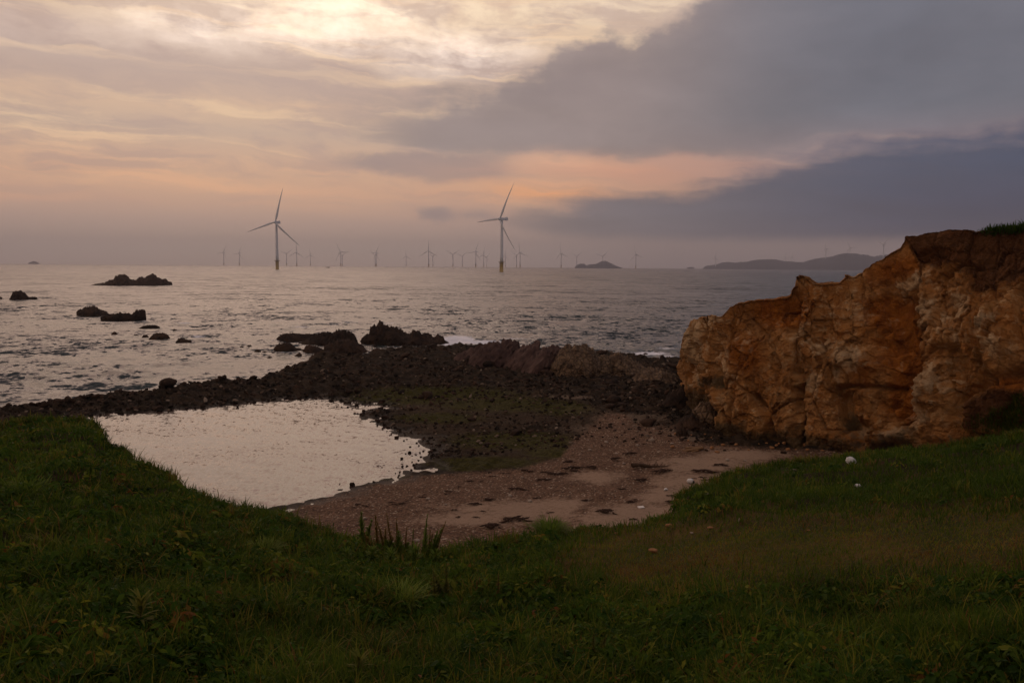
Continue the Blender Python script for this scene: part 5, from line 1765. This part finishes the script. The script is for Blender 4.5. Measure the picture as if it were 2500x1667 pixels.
# longer grass on the right-hand bank and along the brow
rightb = sstep(px, 1620, 1700) * sstep(py, 1265, 1215)
L = L * (1 + .4 * rightb)
keep = (lw > .5) | (clump > -.55)
tint = np.clip(.36 + .22 * patch + rng.normal(0, .13, len(x)) + .12 * clump, 0, .8)
dry = fbm(v3(x * 1.2, y * 1.2, 44.0), 3)
tint = np.where(rng.random(len(x)) < .06 + .75 * sstep(dry, .18, .5), rng.uniform(.76, 1, len(x)), tint)
tint = np.where(lw > .5, np.clip(.74 + .50 * fbm(v3(x * .9, y * .9, 30.0), 3) + rng.normal(0, .17, len(x)), .1, 1), tint)
tint = np.where((rightb > .4) & (lw < .5), tint * .75, tint)
wd = (.0024 + .00075 * d) * rng.uniform(.7, 1.3, len(x)) * np.where(lw > .5, .85, 1)
i = np.nonzero(keep)[0]
V, q, t_, ti = blades(v3(x[i], y[i], z[i] - .01), L[i], wd[i], rng.uniform(0, 6.28, len(i)), np.abs(rng.normal(.25, .22, len(i))), rng.uniform(.3, 1.3, len(i)), tint[i])
me = mesh_np("grass", V, [q, t_], False, dict(tint=ti))
tag(link("grass", me, m_grass), "dark green and browning grass carpeting the foreground bank", kind='stuff')

# 2 low leafy weeds creeping through the grass
nc = 18500
x, y, z, d, px, py, rb = bank_points(nc, extra=.1)
lw = lawn_mask(px, py)
wp = fbm(v3(x * .55, y * .55, 12.0), 3)
rightb = sstep(px, 1620, 1700) * sstep(py, 1265, 1215)
ok = np.nonzero((lw < .35) & (wp > -.20) & (rng.random(nc) > rightb * .8))[0]
Vs, Qs, As = [], [], []
for ii in ok:
    nl = rng.integers(9, 20)
    Rr = rng.uniform(.04, .13) * (1 + .25 * (d[ii] > 8))
    hh = Rr * rng.uniform(.5, 1.2)
    th = rng.uniform(0, 6.28, nl)
    rr = Rr * np.sqrt(rng.random(nl))
    c = np.stack([x[ii] + rr * np.cos(th), y[ii] + rr * np.sin(th), z[ii] + hh * np.sqrt(np.clip(1 - (rr / Rr) ** 2, .05, 1)) * rng.uniform(.55, 1.05, nl)], 1)
    sz = rng.uniform(.010, .024, nl) * (1 + .06 * d[ii]) * (1.7 if rng.random() < .06 else 1)
    up = np.stack([.5 * np.cos(th) + rng.normal(0, .35, nl), .5 * np.sin(th) + rng.normal(0, .35, nl), np.full(nl, .8)], 1)
    up /= np.linalg.norm(up, axis=1)[:, None]
    f = np.stack([np.cos(th + rng.normal(0, .5, nl)), np.sin(th + rng.normal(0, .5, nl)), np.zeros(nl)], 1)
    f -= (f * up).sum(1)[:, None] * up
    f /= np.linalg.norm(f, axis=1)[:, None]
    s = np.cross(up, f)
    S1 = sz[:, None]
    pts = np.stack([c - f * S1, c - f * S1 * .2 + s * S1 * .5 + up * S1 * .14, c + f * S1 * .55 + s * S1 * .38 + up * S1 * .08, c + f * S1 * 1.15 - up * S1 * .18, c + f * S1 * .55 - s * S1 * .38 + up * S1 * .08, c - f * S1 * .2 - s * S1 * .5 + up * S1 * .14, c + f * S1 * .3 - up * S1 * .05], 1)
    Vs.append(pts.reshape(-1, 3))
    base_t = np.clip(.36 + .3 * wp[ii] + rng.normal(0, .22), .02, .92)
    if rng.random() < .035: base_t = rng.uniform(.9, 1)
    As.append(np.repeat(np.clip(base_t + rng.normal(0, .09, nl), 0, 1), 7))
V = np.concatenate(Vs)
nL = len(V) // 7
o7 = np.arange(nL) * 7
q = np.concatenate([np.stack([o7, o7 + 1, o7 + 6, o7 + 5], 1), np.stack([o7 + 1, o7 + 2, o7 + 3, o7 + 6], 1), np.stack([o7 + 6, o7 + 3, o7 + 4, o7 + 5], 1)])
me = mesh_np("weeds", V, [q], False, dict(tint=np.concatenate(As)))
tag(link("weeds", me, m_leaf), "low leafy weeds creeping through the foreground grass", kind='stuff')

# 3 longer tufts standing up here and there and along the brow
nt_ = 2300
x, y, z, d, px, py, rb = bank_points(nt_, extra=.25, p=1.1)
ea = rng.uniform(R(-36), R(36), 1100)
er = np.interp(ea, BA, BR) - rng.uniform(-.25, .5, len(ea))
x = np.concatenate([x, er * np.sin(ea)]); y = np.concatenate([y, er * np.cos(ea)]); d = np.concatenate([d, er])
z = bank_z(x, y)
px, py = project(v3(x, y, z))
lw = lawn_mask(px, py)
edge = np.arange(len(x)) >= nt_
ok = np.nonzero(((lw < .4) | edge) & ~(edge & (px > 1300) & (px < 1640) & (rng.random(len(x)) < .75)))[0]
Bs, Ls, Ws, Ts, Aa = [], [], [], [], []
for ii in ok:
    k = rng.integers(14, 34)
    R0 = rng.uniform(.02, .07)
    Bs.append(np.stack([x[ii] + rng.normal(0, R0, k), y[ii] + rng.normal(0, R0, k), np.full(k, z[ii] - .01)], 1))
    big = rng.uniform(.09, .27) * (.55 if edge[ii] and 1290 < px[ii] < 1660 else 1)
    Ls.append(big * rng.uniform(.55, 1.1, k))
    Ws.append((.003 + .0007 * d[ii]) * rng.uniform(.7, 1.2, k))
    Ts.append(np.clip(rng.uniform(.15, .80) + rng.normal(0, .1, k) + (rng.random(k) < .1) * .35, 0, 1))
B = np.concatenate(Bs); L = np.concatenate(Ls); k = len(B)
V, q, t_, ti = blades(B, L, np.concatenate(Ws), rng.uniform(0, 6.28, k), np.abs(rng.normal(.18, .18, k)), rng.uniform(.4, 1.7, k), np.concatenate(Ts), 4)
me = mesh_np("tall_grass", V, [q, t_], False, dict(tint=ti))
tag(link("tall_grass", me, m_grass), "longer grass tufts standing along the brow of the bank", kind='stuff')

# 4 grass on the cliff's top, right of the picture
sel = np.nonzero((CLIFF_S > .97) & (CLIFF_S < 1.35) & (CLIFF_U > 2395))[0]
P = CLIFF_V[rng.choice(sel, 5200)] + rng.normal(0, .12, (5200, 3)) * np.array([1, 1, .2])
k = len(P)
hgt = np.interp(project(P)[0], [2390, 2420, 2500, 2700], [.12, .32, .42, .5])
V, q, t_, ti = blades(P, hgt * rng.uniform(.5, 1.2, k), np.full(k, .035), rng.uniform(0, 6.28, k), np.abs(rng.normal(.25, .25, k)), rng.uniform(.3, 1.2, k), np.clip(rng.normal(.12, .10, k), 0, .6))
cpx, cpy = project(CLIFF_V)
sel = np.nonzero((cpx > 2330) & (cpx < 2640) & (cpy > 1040 - (cpx - 2330) * .45 + 34 * fbm(v3(cpx * .03, cpy * .03), 3)) & (rng.random(len(cpx)) < np.clip((cpx - 2325) / 130, 0, 1)) & (CLIFF_S < .9))[0]
P = CLIFF_V[rng.choice(sel, 9000)] + rng.normal(0, .08, (9000, 3))
k = len(P)
V2_, q2, t2, ti2 = blades(P, rng.uniform(.10, .36, k), np.full(k, .026), rng.uniform(2.0, 5.0, k), np.abs(rng.normal(.5, .3, k)), rng.uniform(.3, 1.6, k), np.clip(rng.normal(.3, .2, k), 0, .9))
q2, t2 = q2 + len(V), t2 + len(V)
me = mesh_np("cliff_grass", np.concatenate([V, V2_]), [np.concatenate([q, q2]), np.concatenate([t_, t2])], False, dict(tint=np.concatenate([ti, ti2])))
tag(link("cliff_grass", me, m_grass), "dark scrubby grass on the cliff's top and lower slope at the right edge", kind='stuff')


# ------------------------------------------------------------------ single plants
m_spike = leaf_mat("plant_green", [(0, (0.070, 0.130, 0.016)), (.5, (0.13, 0.19, 0.026)), (1, (0.22, 0.25, 0.045))])
m_red = leaf_mat("plant_rust", [(0, (0.11, 0.095, 0.020)), (.5, (0.21, 0.125, 0.036)), (1, (0.24, 0.20, 0.045))])
m_yel = leaf_mat("plant_yellow", [(0, (0.06, 0.075, 0.012)), (.5, (0.115, 0.125, 0.02)), (1, (0.22, 0.19, 0.04))])
m_stem = m_simple("plant_stem", (0.05, 0.04, 0.015), .8, .2, 30)
m_flow = m_simple("white_flower", (0.55, 0.54, 0.50), .7, .05, 10)


def plant(name, px, py, label, cat, group=None):
    v_ = bank_hit(px, py)
    r_ = bpy.data.objects.new(name, None)
    COL.objects.link(r_)
    r_.location = v_ - Vector((0, 0, .03))
    tag(r_, label, cat, group)
    return r_, dist_of(v_) / F


def spire(px, py, hpx, wpx, lean, m_, label, spikes=1, group="flower spires on the brow"):
    """tall spike plants: stem with dense short upward leaves"""
    r_, u_ = plant("spire_plant", px, py, label, "plant", group)
    bp = project(np.array([r_.location[:]]))[1][0]
    hpx = (bp - (py - hpx)) * 1.12
    for s in range(spikes):
        h = hpx * u_ * (1 if s == 0 else rng.uniform(.6, .9))
        off = 0 if s == 0 else rng.choice([-1, 1]) * rng.uniform(.4, 1.0) * wpx * u_ * 1.3
        ln = lean + (0 if s == 0 else math.copysign(rng.uniform(.05, .25), off))
        t = np.linspace(0, 1, 10)
        P = np.stack([off + h * ln * t ** 1.4, rng.normal(0, .02) + 0 * t, h * t], 1)
        V, q = tube_np(P, np.linspace(.006, .002, 10), 5)
        link("stem", mesh_np("stem", V, [q], True), m_stem, r_)
        k = int(170)
        tt = rng.uniform(.10, 1.0, k)
        B = np.stack([np.interp(tt, t, P[:, i]) for i in range(3)], 1)
        ll = wpx * u_ * np.interp(tt, [0, .25, .6, 1], [1.7, 1.3, .8, .35]) * rng.uniform(.5, 1.25, k)
        V, q, t_, ti = blades(B, ll, ll * .30, rng.uniform(0, 6.28, k), rng.uniform(.35, 1.05, k), rng.uniform(-.2, .5, k), rng.uniform(.2, .8, k))
        link("leaves", mesh_np("leaves", V, [q, t_], False, dict(tint=ti)), m_, r_)
    return r_


spire(882, 1336, 76, 17, 0.0, m_spike, "short green spire plant, leftmost on the brow before the pebbles", 2)
spire(922, 1340, 76, 14, -.05, m_red, "rust-brown spire plant just right of the leftmost green one", 3)
spire(958, 1338, 74, 13, -.12, m_red, "rust-brown spire plant with two leaning tips, middle of the group", 3)
spire(988, 1342, 48, 9, .05, m_red, "thin brown spike between the rust and tall green spires", 1)
spire(1006, 1350, 56, 10, .05, m_spike, "thin dark green spike left of the tallest spire", 2)
spire(1036, 1362, 98, 15, .06, m_spike, "tallest green spire plant on the brow", 3)
spire(1060, 1358, 80, 12, .28, m_red, "rust spire plant leaning right beside the tallest green one", 3)
spire(1090, 1470, 88, 17, .0, m_yel, "yellow-brown flowering spikes below the tall spires", 3, "pale flowering spikes")
spire(1062, 1480, 76, 14, -.05, m_yel, "single yellowish spike left of the yellow-brown cluster", 1, "pale flowering spikes")
spire(1247, 1548, 36, 12, .0, m_yel, "small pale green spike alone in the lower middle", 1, "pale flowering spikes")
spire(1447, 1625, 78, 17, .0, m_yel, "pale green spikes at the bottom right of the middle", 3, "pale flowering spikes")
spire(1378, 1632, 44, 14, .0, m_yel, "low pale spikes left of the bottom cluster", 2, "pale flowering spikes")
spire(1215, 1470, 60, 10, .03, m_red, "thin rusty spike standing alone in the middle grass", 1, "pale flowering spikes")
spire(975, 1365, 64, 22, .0, m_spike, "bushy green leafy stems at the feet of the rust spires", 4, "pale flowering spikes")


def golden(px, py, hpx, label, m_, dens=46):
    """leafy stem with long narrow drooping leaves"""
    r_, u_ = plant("leafy_plant", px, py, label, "plant", "leafy plants with long narrow leaves")
    h = hpx * u_
    t = np.linspace(0, 1, 8)
    P = np.stack([.08 * h * t, 0 * t, h * .8 * t], 1)
    V, q = tube_np(P, np.linspace(.005, .002, 8), 5)
    link("stem", mesh_np("stem", V, [q], True), m_stem, r_)
    tt = rng.uniform(.2, 1, dens)
    B = np.stack([np.interp(tt, t, P[:, i]) for i in range(3)], 1)
    V, q, t_, ti = blades(B, h * rng.uniform(.35, .55, dens), h * .07 * np.ones(dens), rng.uniform(0, 6.28, dens), np.interp(tt, [.2, 1], [1.1, .35]) + rng.normal(0, .1, dens), rng.uniform(.4, 1.1, dens), rng.uniform(.2, .8, dens), 5)
    link("leaves", mesh_np("leaves", V, [q, t_], False, dict(tint=ti)), m_, r_)


golden(340, 1540, 100, "yellow-green plant with a crown of narrow leaves, lower left", m_yel, 52)
golden(871, 1664, 92, "pale narrow-leaved plant at the bottom edge left of centre", m_yel, 44)
for (x, y, h, lab) in ((905, 1375, 50, "bushy green weed in front of the rust spires"), (950, 1385, 54, "leafy green weed below the leaning rust tips"), (1010, 1385, 62, "leafy green weed at the foot of the tallest spire"),
                        (1060, 1380, 50, "leafy weed right of the tallest spire's foot"), (845, 1372, 40, "leafy weed at the left foot of the spire group"), (780, 1345, 34, "leafy weed on the brow left of the spires")):
    golden(x, y, h, lab, m_spike, 60)
golden(870, 1350, 40, "small dark narrow-leaved plant behind the leftmost spire", m_spike, 36)


def tussock(px, py, hpx, wpx, label, m_, k=260, lo=.2, hi=.75, lean=0.0):
    r_, u_ = plant("grass_tussock", px, py, label, "grass tussock", "grass tussocks")
    h = hpx * u_
    B = np.stack([rng.normal(0, wpx * u_ * .22, k), rng.normal(0, wpx * u_ * .22, k), np.zeros(k)], 1)
    az_ = np.arctan2(B[:, 1], B[:, 0]) + rng.normal(0, .5, k)
    V, q, t_, ti = blades(B, h * rng.uniform(.7, 1.35, k), np.full(k, 1.5 * u_ + .0022), az_, np.abs(rng.normal(.2, .15, k)), rng.uniform(.6, 2.0, k), rng.uniform(lo, hi, k), 6)
    V[:, 0] += lean * V[:, 2]
    link("blades", mesh_np("blades", V, [q, t_], False, dict(tint=ti)), m_, r_)


tussock(1345, 1304, 44, 66, "shaggy green grass tussock on the brow where the lawn begins", m_spike, 520, .25, .7, -.1)
tussock(1430, 1288, 18, 44, "low green tussock right of the shaggy one on the brow", m_spike, 260, .2, .55)
tussock(1608, 1262, 18, 50, "small green tussock at the foot of the bank's corner", m_spike, 260, .2, .5)
tussock(980, 1480, 80, 66, "arching tussock of dull yellow grass in the middle foreground", m_spike, 300, .45, .92)
tussock(640, 1352, 46, 60, "arching tussock of yellow grass above the left slope", m_spike, 240, .55, .95)
tussock(60, 1200, 34, 90, "grass tussock at the left edge of the bank", m_spike, 300, .3, .7)


def broad(px, py, spec, label, cat="plant"):
    """a few broad leaves; spec: (dx, dy px of the leaf's middle, length px, width px, angle deg, material)"""
    r_, u_ = plant("broad_leaf_plant", px, py, label, cat, "broad-leaved weeds")
    t = np.linspace(0, 1, 5)
    for (dx, dz, ln, w_, a, m_) in spec:
        ns = 9
        s = np.linspace(0, 1, ns)
        prof = np.sin(np.pi * s ** .85) ** .8 * .5 + .01
        ca, sa = math.cos(R(a)), math.sin(R(a))
        V = []
        for i in range(ns):
            for c_ in (-1, -.5, 0, .5, 1):
                l_ = (s[i] - .5) * ln * u_
                b_ = c_ * prof[i] * w_ * u_
                up = .20 * abs(c_) * w_ * u_ * prof[i]
                V.append((dx * u_ + l_ * ca - b_ * sa * .8, -.5 * up - .25 * b_, dz * u_ + l_ * sa + b_ * ca * .8 + up - .12 * ln * u_ * (s[i] - .5) ** 2))
        link("leaf", mesh_np("leaf", V, [grid_faces(ns, 5)], True, dict(tint=np.full(ns * 5, rng.uniform(.4, .8)))), m_, r_)
        P = np.stack([t * dx * u_, 0 * t, t * (dz * u_ - .2 * ln * u_)], 1)
        Vt, q = tube_np(P + 1e-4, np.full(5, .003), 5)
        link("stalk", mesh_np("stalk", Vt, [q], True), m_stem, r_)


m_orange = leaf_mat("leaf_orange", [(0, (0.20, 0.10, 0.02)), (1, (0.34, 0.20, 0.045))], .5)
m_lime = leaf_mat("leaf_lime", [(0, (0.11, 0.13, 0.014)), (1, (0.17, 0.18, 0.02))], .5)
m_dg = leaf_mat("leaf_dark", [(0, (0.035, 0.07, 0.012)), (1, (0.055, 0.095, 0.016))], .5)
broad(1462, 1482, [(11, 34, 32, 13, 35, m_orange), (-7, 24, 24, 9, 120, m_orange), (-15, 18, 26, 14, 160, m_dg), (18, 12, 26, 14, 10, m_dg), (-24, 5, 20, 10, 190, m_dg)], "weed with one curling orange-yellow leaf near the lawn")
broad(892, 1480, [(-3, 32, 22, 17, 80, m_lime), (12, 16, 22, 14, 10, m_lime), (-14, 12, 16, 10, 170, m_dg)], "weed with two bright lime leaves, left of centre")
broad(1078, 1592, [(12, 20, 20, 14, 10, m_lime), (-4, 22, 18, 13, 60, m_lime), (-22, 16, 24, 16, 160, m_dg), (0, 6, 26, 16, 0, m_dg)], "weed with rounded yellow-green leaves, bottom centre")
broad(140, 1630, [(0, 30, 40, 30, 60, m_dg), (-36, 18, 40, 28, 160, m_dg), (36, 16, 42, 26, 15, m_dg), (-60, 34, 30, 22, 120, m_lime), (62, 26, 34, 22, 40, m_dg), (10, 8, 40, 24, -20, m_dg)], "clump of broad dark leaves at the bottom left")
broad(649, 1622, [(0, 18, 24, 9, 70, m_orange), (-16, 12, 22, 12, 150, m_dg), (16, 12, 24, 12, 20, m_dg)], "weed with a single reddish leaf, bottom left of centre")
broad(545, 1270, [(-6, 20, 22, 15, 120, m_dg), (10, 16, 24, 14, 30, m_spike), (-18, 10, 18, 12, 170, m_dg)], "broad-leaved weed on the left brow above the pool")
broad(465, 1290, [(0, 16, 26, 16, 20, m_dg), (-18, 12, 22, 14, 150, m_dg), (18, 8, 22, 14, -10, m_dg)], "rounded dark leaves on the left slope below the brow")
# white flowers under the spires
r_, u_ = plant("white_flowers", 975, 1392, "weed dotted with small white flowers under the tall spires", "plant")
bm = bmesh.new()
Vs, qs = Mer(), None
for i in range(26):
    cx, cz, cy = rng.uniform(-52, 52) * u_, rng.uniform(6, 30) * u_, rng.uniform(-.25, .1)
    for a in range(5):
        M = Matrix.Translation((cx, cy, cz)) @ Matrix.Rotation(a * 1.257, 4, 'Y') @ Matrix.Translation((.008, 0, 0))
        vv = [bm.verts.new(M @ Vector(c_)) for c_ in ((-.006, 0, 0), (.003, -.002, .004), (.010, -.003, 0), (.003, -.002, -.004))]
        bm.faces.new(vv)
link("petals", bm_mesh("petals", bm), m_flow, r_)
k = 26
V, q, t_, ti = blades(np.stack([rng.uniform(-52, 52, k) * u_, rng.uniform(-.25, .1, k), np.zeros(k)], 1), rng.uniform(10, 30, k) * u_, np.full(k, .004), rng.uniform(0, 6.28, k), np.full(k, .1), np.full(k, .2), rng.uniform(.3, .6, k))
link("stems", mesh_np("stems", V, [q, t_], False, dict(tint=ti)), m_spike, r_)



# ------------------------------------------------------------------ haze over the sea
bm = bmesh.new()
box(bm, -10200, 10200, -400, 10200, -4.0, 320)
m_haze = bpy.data.materials.new("haze_air")
m_haze.use_nodes = True
h = NT(m_haze.node_tree)
pv_ = h.n('ShaderNodeVolumePrincipled')
pv_.inputs['Color'].default_value = (0.72, 0.72, 0.80, 1)
pv_.inputs['Density'].default_value = 1.2e-4
pv_.inputs['Anisotropy'].default_value = 0.4
ho = h.n('ShaderNodeOutputMaterial')
h.link(pv_.outputs[0], ho.inputs['Volume'])
tag(link("haze", bm_mesh("haze", bm), m_haze), "thin sea haze", kind='stuff')
